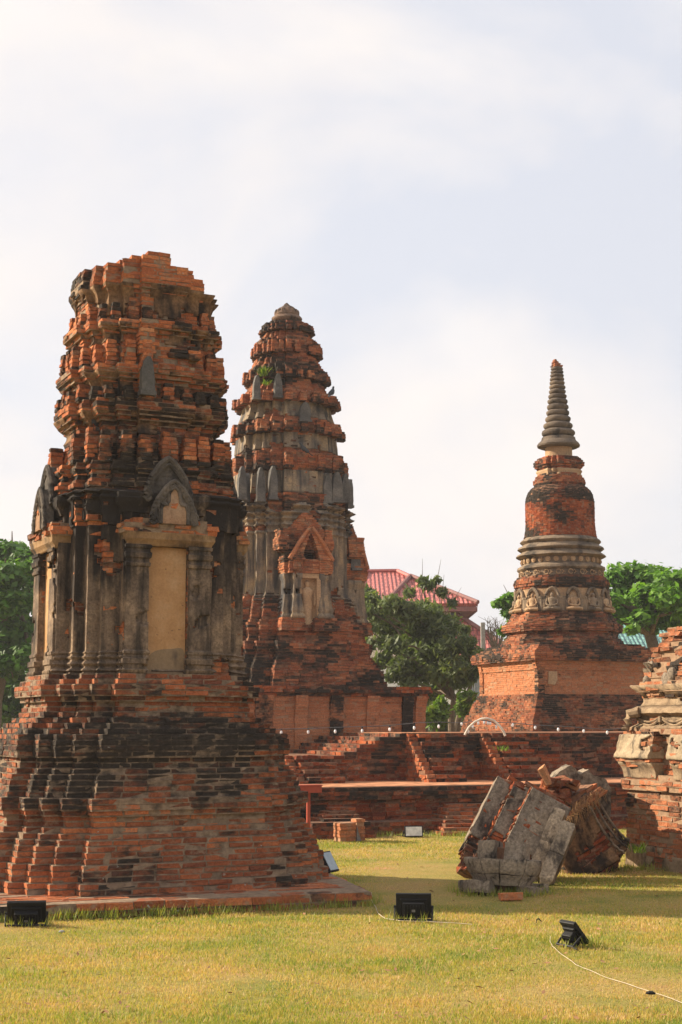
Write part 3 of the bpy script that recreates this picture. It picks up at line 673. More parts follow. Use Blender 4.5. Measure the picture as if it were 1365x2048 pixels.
# low plinth and the stubs of two more flights at the foot
zp = tl(820, 1641, -.45).z
b = Bricks()
for i in range(3): b.course(rect(UL, UR, -.45 + random.uniform(-.01, .01), .1), i * zp / 3 - .01, zp / 3, bl=.24, dep=.15, outj=.012, jit=.007, soot=.5, bias=-.1, miss=.02)
b.build('plinth', BR_RED, MO_RED, terr)
def foot_stub(xl, xr, yt, z0, ns, run, sh):
    b = Bricks(); zt = tl((xl + xr) / 2, yt, -.1).z; h_ = (zt - z0) / ns
    for i in range(ns):
        f = -.05 - run * (ns - i) / ns; a = tl(xl, 1640, f).x + sh * i / ns; c = tl(xr, 1640, f).x - sh * .3 * i / ns
        b.course(rect(a + random.uniform(-.03, .03), c + random.uniform(-.03, .03), f, .1), z0 + i * h_, h_, bl=.22, dep=.12, outj=.014, jit=.008, soot=.18, bias=.18, miss=.03)  # low soot and raised orange put a sunlit look into the stub treads
    b.build('stair_stub', BR_RED, MO_RED, terr)
foot_stub(640, 722, 1614, zp * .85, 5, .62, .22); foot_stub(886, 985, 1607, 0.0, 8, .85, .12)
b = Bricks()
for i in range(4): b.course(rect(tl(628, 1660, -.8).x, tl(752, 1660, -.8).x - i * .02, -.8 + i * .02, -.3), i * .058 - .01, .058, bl=.22, dep=.12, outj=.012, soot=.42, bias=-.05)
b.build('foot_block', BR_RED, MO_RED, terr)

# ================================================================== middle prang
def const_attr(o, rnd, soot):
    me = o.data
    for k, v in (('rnd', rnd), ('soot', soot)):
        at = me.attributes.new(k, 'FLOAT', 'FACE'); at.data.foreach_set('value', np.full(len(me.polygons), v, dtype=np.float32))
    return o
YM = 30.0; OM = P(570, 1450, YM); ZM0 = .95; OM = (OM.x, OM.y, 0.0)
def zm(y): return ZY(y, YM - .9 * float(np.interp(y, [600, 1008, 1100, 1190, 1376, 1390, 1530], [.3, 1.15, 1.2, 1.25, 1.8, 2.1, 2.1])))
mid = tag(empty('brick_prang', OM, TH), 'tall tapering brick prang in the middle with a lotus bud finial and a gabled niche', 'temple tower')
HM = 0.052
PODM = [(2.62, 2.62)]
def med(pts): return prof(pts, zm)
# square podium with buttress strips, in smoother repaired brick
b = Bricks(); z = ZM0; zt = zm(1390)
while z < zt - .01:
    k = 0.05 if z < zm(1508) else (0.03 if z > zm(1404) else 0.0)
    b.course(rect(-2.07 - k, 2.07 + k, -2.07 - k, 2.07 + k), z, HM, bl=.23, dep=.12, outj=.0035, jit=.003, soot=lambda x, y, zz: (.10 if zz > zm(1500) else .34) , bias=.0, sootamp=.55, miss=0, joint=.009, ins=.007); z += HM
b.build('podium_wall', BR_NEW, MO_NEW, mid)
for k in range(4):
    for (xc, w, so) in ((-1.98, .22, .05), (-1.12, .34, .62), (-.40, .24, .06), (.30, .26, .72), (1.02, .24, .30), (1.74, .22, .80), (2.00, .20, .08)):
        b = Bricks(); z = ZM0
        while z < zm(1392) - .01:
            fl = 0.03 + max(0, (z - zm(1440)) / (zm(1392) - zm(1440))) ** 2 * .09
            pl = [tuple((RZ(k) @ Vector((x, y, 0)))[:2]) for x, y in rect(xc - w / 2, xc + w / 2, -2.08 - fl, -1.98)]
            b.course(pl, z, HM, bl=.22, dep=.06, outj=.004, jit=.003, soot=so, sootamp=.35, miss=0, joint=.009, core=True); z += HM
        b.build('buttress', BR_NEW, MO_NEW, mid)
b = Bricks(); z = zm(1392)
for i, (d, so) in enumerate(((2.15, .55), (2.21, .62), (2.19, .55))): b.course(rect(-d, d, -d, d), z + i * .062, .062, bl=.24, dep=.2, outj=.008, jit=.006, soot=so)
b.build('podium_cornice', BR_RED, MO_RED, mid)
MB = [(1.0, .36), (.85, .60), (.735, .735), (.60, .85), (.36, 1.0)]
pz, pd = med([(1376, 1.86), (1362, 1.85), (1356, 1.80), (1340, 1.79), (1330, 1.72), (1318, 1.64), (1305, 1.56), (1298, 1.60), (1284, 1.60), (1280, 1.50), (1264, 1.47), (1258, 1.50), (1246, 1.50), (1238, 1.40), (1220, 1.38), (1212, 1.36), (1196, 1.32), (1190, 1.27), (1100, 1.25)])
b = Bricks(); z = zm(1380)
while z < zm(1190):
    d = float(np.interp(z + HM / 2, pz, pd)); s = 1.27 + .45 * (d - 1.27)
    b.course(redent(MB, s, d - s), z, HM, bl=.25, dep=.16, outj=.006, jit=.005, soot=lambda x, y, zz: float(np.interp(zz, [zm(1376), zm(1310), zm(1298), zm(1275), zm(1262), zm(1210), zm(1190)], [.60, .52, .50, .22, .30, .42, .62])), bias=-.02); z += HM
b.build('stepped_base', BR_MID, MO_RED, mid)
b = Bricks(); z = zm(1190)
while z < zm(1008): b.course(redent(MB, 1.20, 0), z, HM, bl=.22, soot=.3, bias=.1, outj=.005); z += HM
b.build('body', BR_MID, MO_RED, mid)
def bead2(zs, cs): 
    o = np.zeros_like(zs)
    for c, w, a in cs: o = o + a * np.exp(-((zs - zm(c)) / w) ** 2)
    return o
zs = np.linspace(zm(1222), zm(1006), 90)
flare = np.clip((zm(1150) - zs) / (zm(1150) - zm(1200)), 0, 1) ** 2 * .06
off = .015 + flare + bead2(zs, ((1216, .03, .07), (1208, .03, .05), (1200, .022, .045), (1193, .018, .03), (1066, .02, .03), (1052, .03, .05), (1040, .025, .05), (1028, .03, .08), (1014, .035, .12)))
skin('stucco_coat', [(z, redent(MB, 1.20, o_)) for z, o_ in zip(zs, off)], ST_MID, mid, seg=.055, holes=.30, hsc=1.9, seed=31, rough=.006, hz=lambda c: .26 + (.32 if c.z > zm(1062) else 0) + (.1 if c.z < zm(1195) else 0))
# storeys
mz, md_ = med([(1008, 1.16), (1000, 1.19), (990, 1.19), (986, 1.10), (948, 1.06), (940, 1.06), (934, 1.08), (908, 1.08), (902, .985), (870, .95), (862, .97), (852, 1.02), (842, 1.02), (838, .93), (826, .88), (812, .84), (806, .86), (800, .92), (786, .92), (782, .83), (768, .76), (760, .71), (752, .73), (742, .765), (733, .765), (730, .69), (716, .64), (706, .58), (696, .59), (684, .62), (679, .62), (676, .55), (668, .50), (662, .46), (657, .455), (651, .49), (645, .49), (640, .36)])
MT = [(1.0, .36), (.86, .60), (.74, .74), (.60, .86), (.36, 1.0)]
b = Bricks(); z = zm(1008)
while z < zm(641):
    d = float(np.interp(z + HM / 2, mz, md_))
    b.course(redent(MT, d), z, HM, bl=.24, dep=.14, outj=.006, jit=.005, soot=lambda x, y, zz: .40 + .14 * math.sin(zz * 9) + .05 * (zz > 7.5), bias=.0, miss=.02); z += HM
b.build('storeys', BR_MID, MO_RED, mid)
for (ya, yb_) in ((986, 942), (898, 868), (836, 806)):
    zz = np.linspace(zm(ya), zm(yb_), 12)
    skin('storey_stucco', [(z, redent(MT, float(np.interp(z, mz, md_)) - .01, .02)) for z in zz], ST_MID, mid, seg=.05, holes=.40, hsc=1.8, seed=ya, rough=.006)
for zy, hq, dd, wd, sk in ((938, .34, 1.17, .17, 0), (866, .25, 1.12, .16, 1), (806, .20, 1.02, .16, 1), (757, .22, .82, .13, 2), (706, .24, .66, .12, 2), (660, .12, .50, .10, 2)):
    for k in range(4):
        for i, (fx, fy) in enumerate(((-.30, -1.0), (.30, -1.0), (0, -1.0), (-.50, -.87), (.50, -.87), (-.69, -.73), (.69, -.73))):
            if random.random() < .12 or (i == 2 and sk == 0): continue
            dq = dd * .955; v = RZ(k) @ Vector((fx * dq, fy * dq, 0))
            antefix(mid, v.x, v.y, zm(zy) - .01, wd * random.uniform(.85, 1.05) * (1.4 if i > 4 else 1), .15 * (1.45 if i > 4 else 1), hq * random.uniform(.75, 1.05) * (1.08 if i > 4 else 1), k * pi / 2, BR_MID, MO_RED, .05, .36, .04)
# tall grey leaf slabs still standing on the ledges
for (px, py, w, h, k) in ((521, 1004, .16, .68, 0), (546, 1000, .16, .68, 0), (655, 1008, .17, .58, 0), (674, 1006, .20, .62, 0), (690, 1006, .16, .60, 0), (513, 800, .13, .50, 0), (556, 796, .15, .50, 0), (610, 844, .22, .40, 0), (484, 1000, .16, .66, 0)):
    pt = on_plane(OM, px, py, -1.13 if py > 900 else (-.85 if py < 820 else -.97)); yy = -1.13 if py > 900 else (-.85 if py < 820 else -.97)
    if px in (484, 690): yy += .25; pt = on_plane(OM, px, py, yy)
    leaf_slab(mid, pt.x, yy, pt.z, w, .12, h, 0, ST_GREY)
for k in (1, 3):
    for x in (-.75, -.42, .42, .75):
        v = RZ(k) @ Vector((x, -1.08, 0)); leaf_slab(mid, v.x, v.y, zm(1006), .16, .12, .6, k * pi / 2, ST_GREY)
FIN = stucco_mat('finial_stone', [(0.2, (0.09, 0.06, 0.045)), (0.5, (0.17, 0.11, 0.08)), (0.8, (0.28, 0.18, 0.12))], 0.54, 0.2, (0.04, 0.034, 0.03), 6)
lathe('lotus_finial', [(zm(650), .22), (zm(641), .20), (zm(638), .24), (zm(634), .30), (zm(631), .315), (zm(628), .30), (zm(625), .25), (zm(622), .26), (zm(618), .245), (zm(613), .21), (zm(609), .165), (zm(607), .12), (zm(604), .075), (zm(601), .05), (zm(598), .015)], FIN, mid, 28, .018, sc=8)
m = Mesh()
for i in range(14):
    a = 2 * pi * i / 14; m.ell((.215 * cos(a), .215 * sin(a), zm(619)), (.05, .05, .075), 7, 5)
m.build('lotus_petals', FIN, mid, smooth=True)
# porch niches on the four sides
def standing_figure(parent, M, h, mat, name='relief_figure'):
    """Standing robed Buddha relief, hands at the sides: one continuous lofted body."""
    secs = [(0, .13, .07), (.05, .15, .08), (.12, .105, .06), (.3, .115, .065), (.46, .135, .075), (.55, .115, .065), (.66, .14, .075), (.755, .175, .075), (.80, .10, .06), (.835, .048, .045), (.86, .055, .052), (.90, .066, .062), (.945, .055, .055), (.965, .03, .03), (1.0, .008, .008)]
    m = Mesh(); n = 14; b0 = 0
    for t, rx, ry in secs:
        for i in range(n): m.V.append(M @ Vector((rx * h * cos(2 * pi * i / n), ry * h * sin(2 * pi * i / n), t * h)))
    for k in range(len(secs) - 1):
        for i in range(n): m.F.append((k * n + i, k * n + (i + 1) % n, (k + 1) * n + (i + 1) % n, (k + 1) * n + i))
    for sx in (-1, 1): m.tube([(sx * .165 * h, 0, .755 * h), (sx * .185 * h, 0, .62 * h), (sx * .18 * h, -.02 * h, .50 * h), (sx * .165 * h, -.03 * h, .42 * h)], [.042 * h, .036 * h, .03 * h, .03 * h], 8, M)
    return m.build(name, mat, parent, smooth=True)
for k in range(4):
    M = RZ(k)
    def R2(pl): return [tuple((M @ Vector((x, y, 0)))[:2]) for x, y in pl]
    PX = -.05
    for (xa, xb, yf) in ((-.45, -.31, -1.42), (-.31, -.17, -1.56), (.22, .36, -1.56), (.36, .48, -1.42)):
        xa += PX; xb += PX; rings = []
        for y, o_ in [(1238, .07), (1232, .06), (1228, .035), (1222, .05), (1214, .03), (1205, .02), (1196, .008), (1165, 0), (1160, .02), (1154, .025), (1150, .02)]:
            rings.append((zm(y), R2([(xa - o_, -1.1), (xa - o_, yf - o_), (xb + o_, yf - o_), (xb + o_, -1.1)])))
        full = []
        for (z0, p0), (z1, p1) in zip(rings[:-1], rings[1:]):
            m_ = max(1, int((z1 - z0) / .05))
            for j in range(m_): t = j / m_; full.append((z0 + (z1 - z0) * t, [(a[0] + (q[0] - a[0]) * t, a[1] + (q[1] - a[1]) * t) for a, q in zip(p0, p1)]))
        full.append(rings[-1]); skin('niche_pilaster', full, ST_MID, mid, seg=.04, closed=False, thick=.05, holes=.22, hsc=4, seed=k + xa * 9)
        b = Bricks(); z = zm(1152)
        for i in range(8):
            e = .02 + .05 * sin(i / 7 * pi) + (.04 if i > 5 else 0)
            b.course(R2(rect(xa - e * .6, xb + e * .6, yf - e, -1.1)), z + i * .045, .045, bl=.17, dep=.07, outj=.004, jit=.003, soot=.16, bias=.24)
        b.build('pilaster_capital', BR_MID, MO_RED, mid)
    for sg in (-1, 1):      # stepped brick feet either side of the opening
        b = Bricks(); z = zm(1262); i = 0
        while z < zm(1238):
            d_ = .06 * (1 - i / 6); xq = PX + sg * .33; b.course(R2(rect(xq - .20 - d_, xq + .20 + d_, -1.58 - d_, -1.2)), z, .05, bl=.2, dep=.1, outj=.006, soot=.34, bias=.12); z += .05; i += 1
        b.build('porch_foot', BR_MID, MO_RED, mid)
    m = Mesh(); m.box(PX - .175, PX + .225, -1.44, -1.15, zm(1266), zm(1158), M); pn = m.build('niche_back', ST_CREAM, mid)
    m = Mesh(); m.box(PX + .155, PX + .225, -1.57, -1.441, zm(1258), zm(1160), M); m.box(PX - .18, PX - .155, -1.55, -1.441, zm(1258), zm(1160), M); m.box(PX - .18, PX + .23, -1.56, -1.441, zm(1160), zm(1150), M); m.build('niche_frame', ST_CREAM, pn)
    standing_figure(pn, M @ Matrix.Translation((PX - .01, -1.45, zm(1250))), .86, ST_CREAM)
    def gable(yf, yb_, xc, w, zb, zt_, hole, hb=.045, mat=BR_MID):
        b = Bricks(); z = zb; nn = int((zt_ - zb) / hb)
        for i in range(nn):
            t = i / nn; hw = w * (1 - max(0, t - .22) / .78) ** .85 + .02
            if hole and .30 < t < .86:
                q = .165 * (1 - (t - .30) / .56) ** .8
                for xa_, xb_ in ((xc - hw, xc - q - .012), (xc + q + .012, xc + hw)):
                    if xb_ - xa_ > .03: b.course(R2(rect(xa_, xb_, yf, yb_)), z, hb, bl=.16, dep=.06, outj=.004, jit=.004, soot=.14, bias=.28)
                b.course(R2(rect(xc - q - .03, xc + q + .03, yb_ - .10, yb_)), z, hb, bl=.16, dep=.05, soot=.42, bias=-.3); z += hb; continue
            b.course(R2(rect(xc - hw, xc + hw, yf, yb_)), z, hb, bl=.16, dep=.06, outj=.005, jit=.004, soot=.16 if hole else .3, bias=.26 if hole else .12); z += hb
        return b.build('gable', mat, MO_RED, mid)
    g_ = gable(-1.58, -1.12, PX + .025, .42, zm(1150), zm(1060), True)
    m = Mesh()
    for sg in (-1, 1): m.tube([M @ Vector((PX + .025 + sg * x_, -1.59, z_)) for x_, z_ in ((.43, zm(1124)), (.36, zm(1112)), (.26, zm(1094)), (.14, zm(1076)), (.02, zm(1060)))], [.05, .045, .04, .035, .03], 7)
    m.build('gable_rim', BR_MID, g_); const_attr(g_.children[0], .75, .25)
    gable(-1.40, -1.10, PX + .0, .50, zm(1106), zm(1028), False)
    for xa, xb in ((-.58, -.38), (.34, .52)):
        b = Bricks()
        for i in range(9): b.course(R2(rect(PX + xa - .025 * sin(i * .7), PX + xb + .025 * sin(i * .7), -1.46, -1.12)), zm(1098) + i * .045 - .05, .045, bl=.17, dep=.07, outj=.006, soot=.24, bias=.18)
        b.build('gable_shoulder', BR_MID, MO_RED, mid)
# lower end slabs of the side porch (seen in profile on the right)
for k in (1, 3): 
    v = RZ(k) @ Vector((-.3, -1.30, 0)); leaf_slab(mid, v.x, v.y, zm(1130), .5, .2, .60, k * pi / 2, ST_GREY)

# ================================================================== bell stupa
YC = 36.0; OC = P(1129, 1450, YC); OC = (OC.x, OC.y, 0.0)
def zc(y): return ZY(y, YC - .9 * float(np.interp(y, [722, 870, 1000, 1180, 1290, 1318, 1470], [.15, .4, .83, 1.07, 1.3, 1.45, 1.75])))
PXC = FPX / YC
sup = tag(empty('bell_stupa', OC, TH), 'round brick bell stupa with a ringed spire, on a square base at the right', 'stupa')
HC = 0.046
b = Bricks(); z = 0.55
for_pod = [(1470, 1.86), (1445, 1.80), (1432, 1.74), (1430, 1.70), (1412, 1.64), (1400, 1.56), (1394, 1.54), (1390, 1.50)]
cz_, cd_ = prof(for_pod, zc)
while z < zc(1392):
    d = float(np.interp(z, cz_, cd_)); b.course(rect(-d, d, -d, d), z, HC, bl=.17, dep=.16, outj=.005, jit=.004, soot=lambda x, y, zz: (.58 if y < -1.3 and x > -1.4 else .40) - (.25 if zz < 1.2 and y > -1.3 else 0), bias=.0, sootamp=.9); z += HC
b.build('stepped_plinth', BR_MID, MO_RED, sup)
b = Bricks(); z = zc(1392)
while z < zc(1322):
    e = .03 if z > zc(1342) else (0.03 if z < zc(1387) else 0)
    if z > zc(1334): e = .03 + .06 * (z - zc(1334)) / (zc(1322) - zc(1334))
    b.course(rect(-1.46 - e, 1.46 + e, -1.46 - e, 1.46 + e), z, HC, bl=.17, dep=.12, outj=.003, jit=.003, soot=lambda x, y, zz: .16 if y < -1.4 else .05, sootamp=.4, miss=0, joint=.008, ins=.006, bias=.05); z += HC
b.build('square_pedestal', BR_NEW, MO_NEW, sup)
for k in range(4):
  for xc, w in ((-1.40, .16), (1.40, .16)):
    b = Bricks(); z = zc(1390)
    while z < zc(1324):
            fl = .02 + max(0, (z - zc(1345)) / (zc(1324) - zc(1345))) * .06
            b.course([tuple((RZ(k) @ Vector((x, y, 0)))[:2]) for x, y in rect(xc - w / 2, xc + w / 2, -1.47 - fl, -1.40)], z, HC, bl=.2, dep=.05, outj=.003, soot=.15, miss=0, joint=.008); z += HC
    b.build('corner_pilaster', BR_NEW, MO_NEW, sup)
m = Mesh(); p1 = on_plane(OC, 1097, 1345, -1.5); p2 = on_plane(OC, 1116, 1368, -1.5)
m.prism([(p1.x, p2.z), (p2.x - .06, p2.z - .02), (p2.x, p2.z + .1), (p2.x, p1.z + .03), (p1.x + .02, p1.z + .03)], -1.487, -1.44); m.build('plaster_patch', WHITEW and ST_CREAM, sup)
b = Bricks(); z = zc(1322)
cz_, cd_ = prof([(1322, 1.62), (1312, 1.66), (1306, 1.62), (1300, 1.50), (1292, 1.36), (1286, 1.30)], zc)
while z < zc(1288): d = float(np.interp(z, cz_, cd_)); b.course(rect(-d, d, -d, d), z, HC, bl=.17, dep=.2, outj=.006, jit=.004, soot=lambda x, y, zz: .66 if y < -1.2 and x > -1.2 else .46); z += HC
b.build('pedestal_cornice', BR_MID, MO_RED, sup)
# octagonal steps
oz, od = prof([(1296, 1.42), (1278, 1.40), (1274, 1.30), (1264, 1.28), (1260, 1.40), (1248, 1.40), (1244, 1.30), (1238, 1.25), (1232, 1.20), (1226, 1.17), (1221, 1.14)], zc)
b = Bricks(); z = zc(1296)
while z < zc(1224): d = float(np.interp(z, oz, od)); b.course(circle(d * 1.04, 8, pi / 8), z, HC, bl=.24, dep=.16, outj=.005, jit=.004, soot=.48, bias=.02); z += HC
b.build('octagonal_steps', BR_MID, MO_RED, sup)
# drum with niches
rn = 1.075
lathe('niche_drum', [(zc(1226), rn), (zc(1222), rn + .02), (zc(1218), rn), (zc(1180), rn), (zc(1174), rn + .015)], ST_CREAM, sup, 48, .006)
def seated_figure(parent, M, h, mat, head=True):
    """Seated meditating Buddha: crossed legs, torso, bent arms meeting in the lap, head with topknot (some have lost it)."""
    m = Mesh(); n = 14
    secs = [(.0, .40, .22), (.10, .46, .27), (.18, .40, .25), (.25, .24, .18), (.40, .19, .13), (.55, .235, .14), (.68, .26, .13), (.735, .15, .10)]
    if head: secs += [(.765, .068, .065), (.80, .08, .08), (.86, .105, .10), (.92, .10, .095), (.95, .06, .06), (.985, .04, .04), (1.02, .01, .01)]
    else: secs += [(.76, .06, .06), (.765, .01, .01)]
    for t, rx, ry in secs:
        for i in range(n): m.V.append(M @ Vector((rx * h * cos(2 * pi * i / n), ry * h * sin(2 * pi * i / n) - (.05 * h if t < .2 else 0), t * h)))
    for k in range(len(secs) - 1):
        for i in range(n): m.F.append((k * n + i, k * n + (i + 1) % n, (k + 1) * n + (i + 1) % n, (k + 1) * n + i))
    m.F.append(tuple(reversed(range(n))))
    for sx in (-1, 1):
        m.tube([(sx * .24 * h, 0, .68 * h), (sx * .32 * h, -.02 * h, .50 * h), (sx * .30 * h, -.10 * h, .34 * h), (sx * .12 * h, -.24 * h, .26 * h), (0, -.27 * h, .25 * h)], [.07 * h, .06 * h, .055 * h, .045 * h, .04 * h], 8, M)
        m.tube([(sx * .42 * h, -.06 * h, .10 * h), (sx * .2 * h, -.26 * h, .10 * h), (-sx * .14 * h, -.30 * h, .12 * h)], [.10 * h, .085 * h, .06 * h], 8, M)
    return m.build('seated_figure', mat, parent, smooth=True)
for i in range(14):
    a = -pi / 2 + 2 * pi * (i + .5) / 14 - TH * .1
    M = Matrix.Rotation(a + pi / 2, 4, 'Z') @ Matrix.Translation((0, -rn, zc(1221)))
    hn = zc(1172) - zc(1221); wn = .175
    arch = [(-wn, 0), (-wn, hn * .45), (-wn * .86, hn * .66), (-wn * .5, hn * .86), (0, hn * .94), (wn * .5, hn * .86), (wn * .86, hn * .66), (wn, hn * .45), (wn, 0)]
    m = Mesh(); m.tube([(x, -.03, z) for x, z in arch], .036, 7, M); m.tube([(x * .8, -.035, z * .93) for x, z in arch], .02, 6, M)
    for sx in (-1, 1): m.box(sx * .225 - .035, sx * .225 + .035, -.05, .05, 0, hn * .5, M); m.box(sx * .225 - .045, sx * .225 + .045, -.06, .05, hn * .5, hn * .58, M)
    ni = m.build('niche_arch', ST_RING, sup, smooth=True)
    seated_figure(ni, M @ Matrix.Translation((0, -.055, .0)), hn * .72, ST_CREAM if i % 3 else ST_RING, head=i % 4 != 1)
# moulded rings, friezes, bell
b = Bricks(); z = zc(1175)
for i in range(5): b.course(circle((1.10, 1.13, 1.145, 1.13, 1.07)[i], 40), z + i * .062, .062, bl=.2, dep=.12, outj=.004, soot=.55)
b.build('brick_ring', BR_MID, MO_RED, sup)
PXR = lambda px: px / PXC
pr = [(1152, 82), (1150, 83), (1138, 82), (1136, 85), (1133, 88), (1129, 87), (1126, 81), (1123, 77), (1112, 77), (1110, 85), (1107, 90), (1104, 88), (1100, 81), (1097, 78), (1095, 82), (1092, 86.5), (1089, 85), (1085, 78), (1082, 75), (1080, 78), (1077, 81), (1074, 79), (1071, 74), (1069, 72)]
lathe('moulded_rings', [(zc(y), PXR(r)) for y, r in pr], ST_RING, sup, 64, .014, sc=6)
m = Mesh()
for i in range(30):
    a = 2 * pi * i / 30; r_ = PXR(77.5); M = Matrix.Rotation(a, 4, 'Z') @ Matrix.Translation((0, -r_, zc(1117)))
    m.tube([(0, .02, 0), (0, -.03, 0)], .062, 10, M); m.tube([(0, -.03, 0), (0, -.045, 0)], .03, 8, M)
m.build('rosette_frieze', ST_CREAM, sup)
m = Mesh()
for i in range(22):
    a = 2 * pi * i / 22; r_ = PXR(83); M = Matrix.Rotation(a, 4, 'Z') @ Matrix.Translation((0, -r_, zc(1143)))
    m.tube([(.055 * cos(q), -.012, .055 * sin(q)) for q in np.linspace(0, 5.6, 12)], .014, 5, M); m.tube([(.075, -.01, -.05), (.13, -.01, 0), (.075, -.01, .05)], .012, 5, M); m.box(.1, .16, -.015, .01, -.006, .006, M)
m.build('scroll_frieze', ST_CREAM, sup)
bell = [(1069, 73.5), (1060, 71.5), (1050, 70), (1040, 69.5), (1020, 69.5), (1005, 69.5), (993, 69), (984, 67), (976, 63), (970, 57), (966, 51)]
lathe('bell_core', [(zc(y), PXR(r) - .012) for y, r in bell], MO_RED, sup, 64, 0)
bz_, br_ = prof(bell, zc); b = Bricks(); z = zc(1069)
while z < zc(965):
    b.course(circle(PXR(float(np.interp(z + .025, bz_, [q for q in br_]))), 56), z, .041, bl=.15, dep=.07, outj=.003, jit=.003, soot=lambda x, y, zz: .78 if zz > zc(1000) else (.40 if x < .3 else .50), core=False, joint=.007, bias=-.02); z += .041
b.build('bell', BR_RED, MO_RED, sup)
b = Bricks(); z = zc(962); 
for i, r_ in enumerate((53, 53, 50, 47, 44)): b.course(circle(PXR(r_), 16), z + i * .05, .05, bl=.17, dep=.1, outj=.006, soot=.4)
b.build('shoulder_bricks', BR_MID, MO_RED, sup)
def redring(y0, y1, w, mat, nm):
    zz = np.linspace(zc(y0), zc(y1), 8)
    skin(nm, [(z, redent([(w, w * .6), (w * .8, w * .8), (w * .6, w)], 1.0, .012 * math.sin(i * 1.4))) for i, z in enumerate(zz)], mat, sup, seg=.06, thick=.05)
redring(948, 934, PXR(39), ST_CREAM, 'relic_box')
b = Bricks(); z = zc(934)
for i, r_ in enumerate((38, 41, 44.5, 44.5, 42, 38)): w = PXR(r_); b.course(redent([(w, w * .6), (w * .8, w * .8), (w * .6, w)], 1.0), z + i * .052, .052, bl=.17, dep=.12, outj=.006, soot=.5)
b.build('relic_box_cornice', BR_RED, MO_RED, sup)
lathe('spire_neck', [(zc(914), PXR(27.5)), (zc(888), PXR(27))], ST_CREAM, sup, 32, .008)
sp = [(890, 38), (888, 42.5), (885, 43.5), (881, 41), (876, 35), (870, 33.5)]
lathe('spire_brim', [(zc(y), PXR(r)) for y, r in sp], ST_SPIRE, sup, 48, .006)
ys = [868.0]; hh_ = 14.5
while ys[-1] > 737: ys.append(ys[-1] - hh_); hh_ = max(5.2, hh_ * .935)
pr = []
for y0, y1 in zip(ys[:-1], ys[1:]):
    R_ = np.interp((y0 + y1) / 2, [733, 780, 830, 868], [12.0, 17.5, 25, 36])
    for t, k in ((0, .80), (.10, .90), (.3, .98), (.5, 1.0), (.7, .97), (.86, .87), (.97, .76)): pr.append((zc(y0 + (y1 - y0) * t), PXR(R_ * k)))
pr += [(pr[-1][0] + .02, pr[-1][1] * .8)]
lathe('ringed_spire', pr, ST_SPIRE, sup, 40, .010, sc=7)
b = Bricks()
for i in range(4): b.course(rect(-.11, .11 - .05 * i, -.10 + .0 * i, .10 - .03 * i), pr[-1][0] - .01 + i * .045, .045, bl=.12, dep=.06, outj=.008, jit=.01, soot=.25, bias=.1)
b.build('broken_tip', BR_MID, MO_RED, sup)
# ================================================================== ruined shrine cut by the right edge
ST_WORN = stucco_mat('worn_tan_stucco', [(0.2, (0.18, 0.135, 0.09)), (0.5, (0.33, 0.25, 0.16)), (0.8, (0.48, 0.38, 0.25))], 0.50, 0.2, (0.06, 0.048, 0.038), 6)
OR = (5.78, 16.76, 0.0); YR = 17.6
def zr(y): return ZY(y, YR)
ruin = tag(empty('ruined_shrine', OR, TH), 'pale sunlit ruined brick shrine with stucco garlands, cut off at the right edge', 'ruin')
HR = 0.058
rz_, rd_ = prof([(1745, 1.93), (1735, 1.90), (1600, 1.89), (1590, 1.88), (1584, 1.86), (1578, 1.93), (1560, 1.94), (1552, 1.90), (1546, 1.84), (1540, 1.80), (1466, 1.80), (1462, 1.85), (1456, 1.84), (1452, 1.76), (1432, 1.76), (1428, 1.80), (1414, 1.79), (1410, 1.71), (1398, 1.70), (1392, 1.72), (1384, 1.76), (1372, 1.79), (1366, 1.75), (1352, 1.70), (1330, 1.67), (1306, 1.64), (1297, 1.62), (1291, 1.57), (1284, 1.545), (1255, 1.53)], zr)
def ruin_part(name, ya, yb, so, bias, outj, brick=BR_PALE, mor=MO_PALE, miss=.01, jit=.006):
    b = Bricks(); z = zr(ya)
    while z < zr(yb) - .01:
        d = float(np.interp(z + HR / 2, rz_, rd_)) ; w = random.uniform(-.012, .012) * (outj / .01)
        b.course(rect(-d + w, d, -d, d - w), z, HR, bl=.225, dep=.16, outj=outj, jit=jit, soot=so, bias=bias, miss=miss, joint=.014, ins=.006); z += HR
    return b.build(name, brick, mor, ruin)
ruin_part('brick_plinth', 1750, 1588, .20, .02, .006, jit=.005)
ruin_part('ledge', 1588, 1544, .28, .1, .014, miss=.03)
ruin_part('pilaster_wall', 1546, 1466, .34, .1, .012)
ruin_part('frieze_core', 1466, 1392, .2, .1, .01)
ruin_part('cornice_bricks', 1392, 1364, .25, .15, .012)
ruin_part('upper_bricks', 1364, 1294, .30, .05, .022, miss=.04, jit=.009)
ruin_part('top_bricks', 1294, 1262, .26, .1, .022, miss=.03, jit=.009)
def side(y0, y1, x0, x1): return rect(min(x0, x1), max(x0, x1), min(y0, y1), max(y0, y1))
# pale stucco left on the plinth, garlanded frieze, cornice, band
def face_coat(name, ya, yb, offs, holes, hsc, mat=ST_LIGHT, y0=-1.7, seed=0, seg=.045):
    zz = np.linspace(zr(ya), zr(yb), max(3, int((zr(yb) - zr(ya)) / .035)))
    rings = [(z, [(d_ - .3, -1.0 * 0 + d_), (-d_, d_), (-d_, y0)]) for z, d_ in ((z, float(np.interp(z, rz_, rd_)) + float(np.interp(z, *offs)) if isinstance(offs, tuple) else float(np.interp(z, rz_, rd_)) + offs) for z in zz)]
    return skin(name, rings, mat, ruin, seg=seg, closed=False, holes=holes, hsc=hsc, seed=seed, thick=.02, rough=.01)
face_coat('plinth_stucco', 1748, 1690, .012, .40, 1.7, seed=5)
zf = [zr(v) for v in (1456, 1448, 1434, 1431, 1424, 1416, 1412)]
face_coat('garland_frieze', 1455, 1412, (zf, [.03, .02, .02, .05, .065, .05, .03]), .1, 2.4, seed=9)
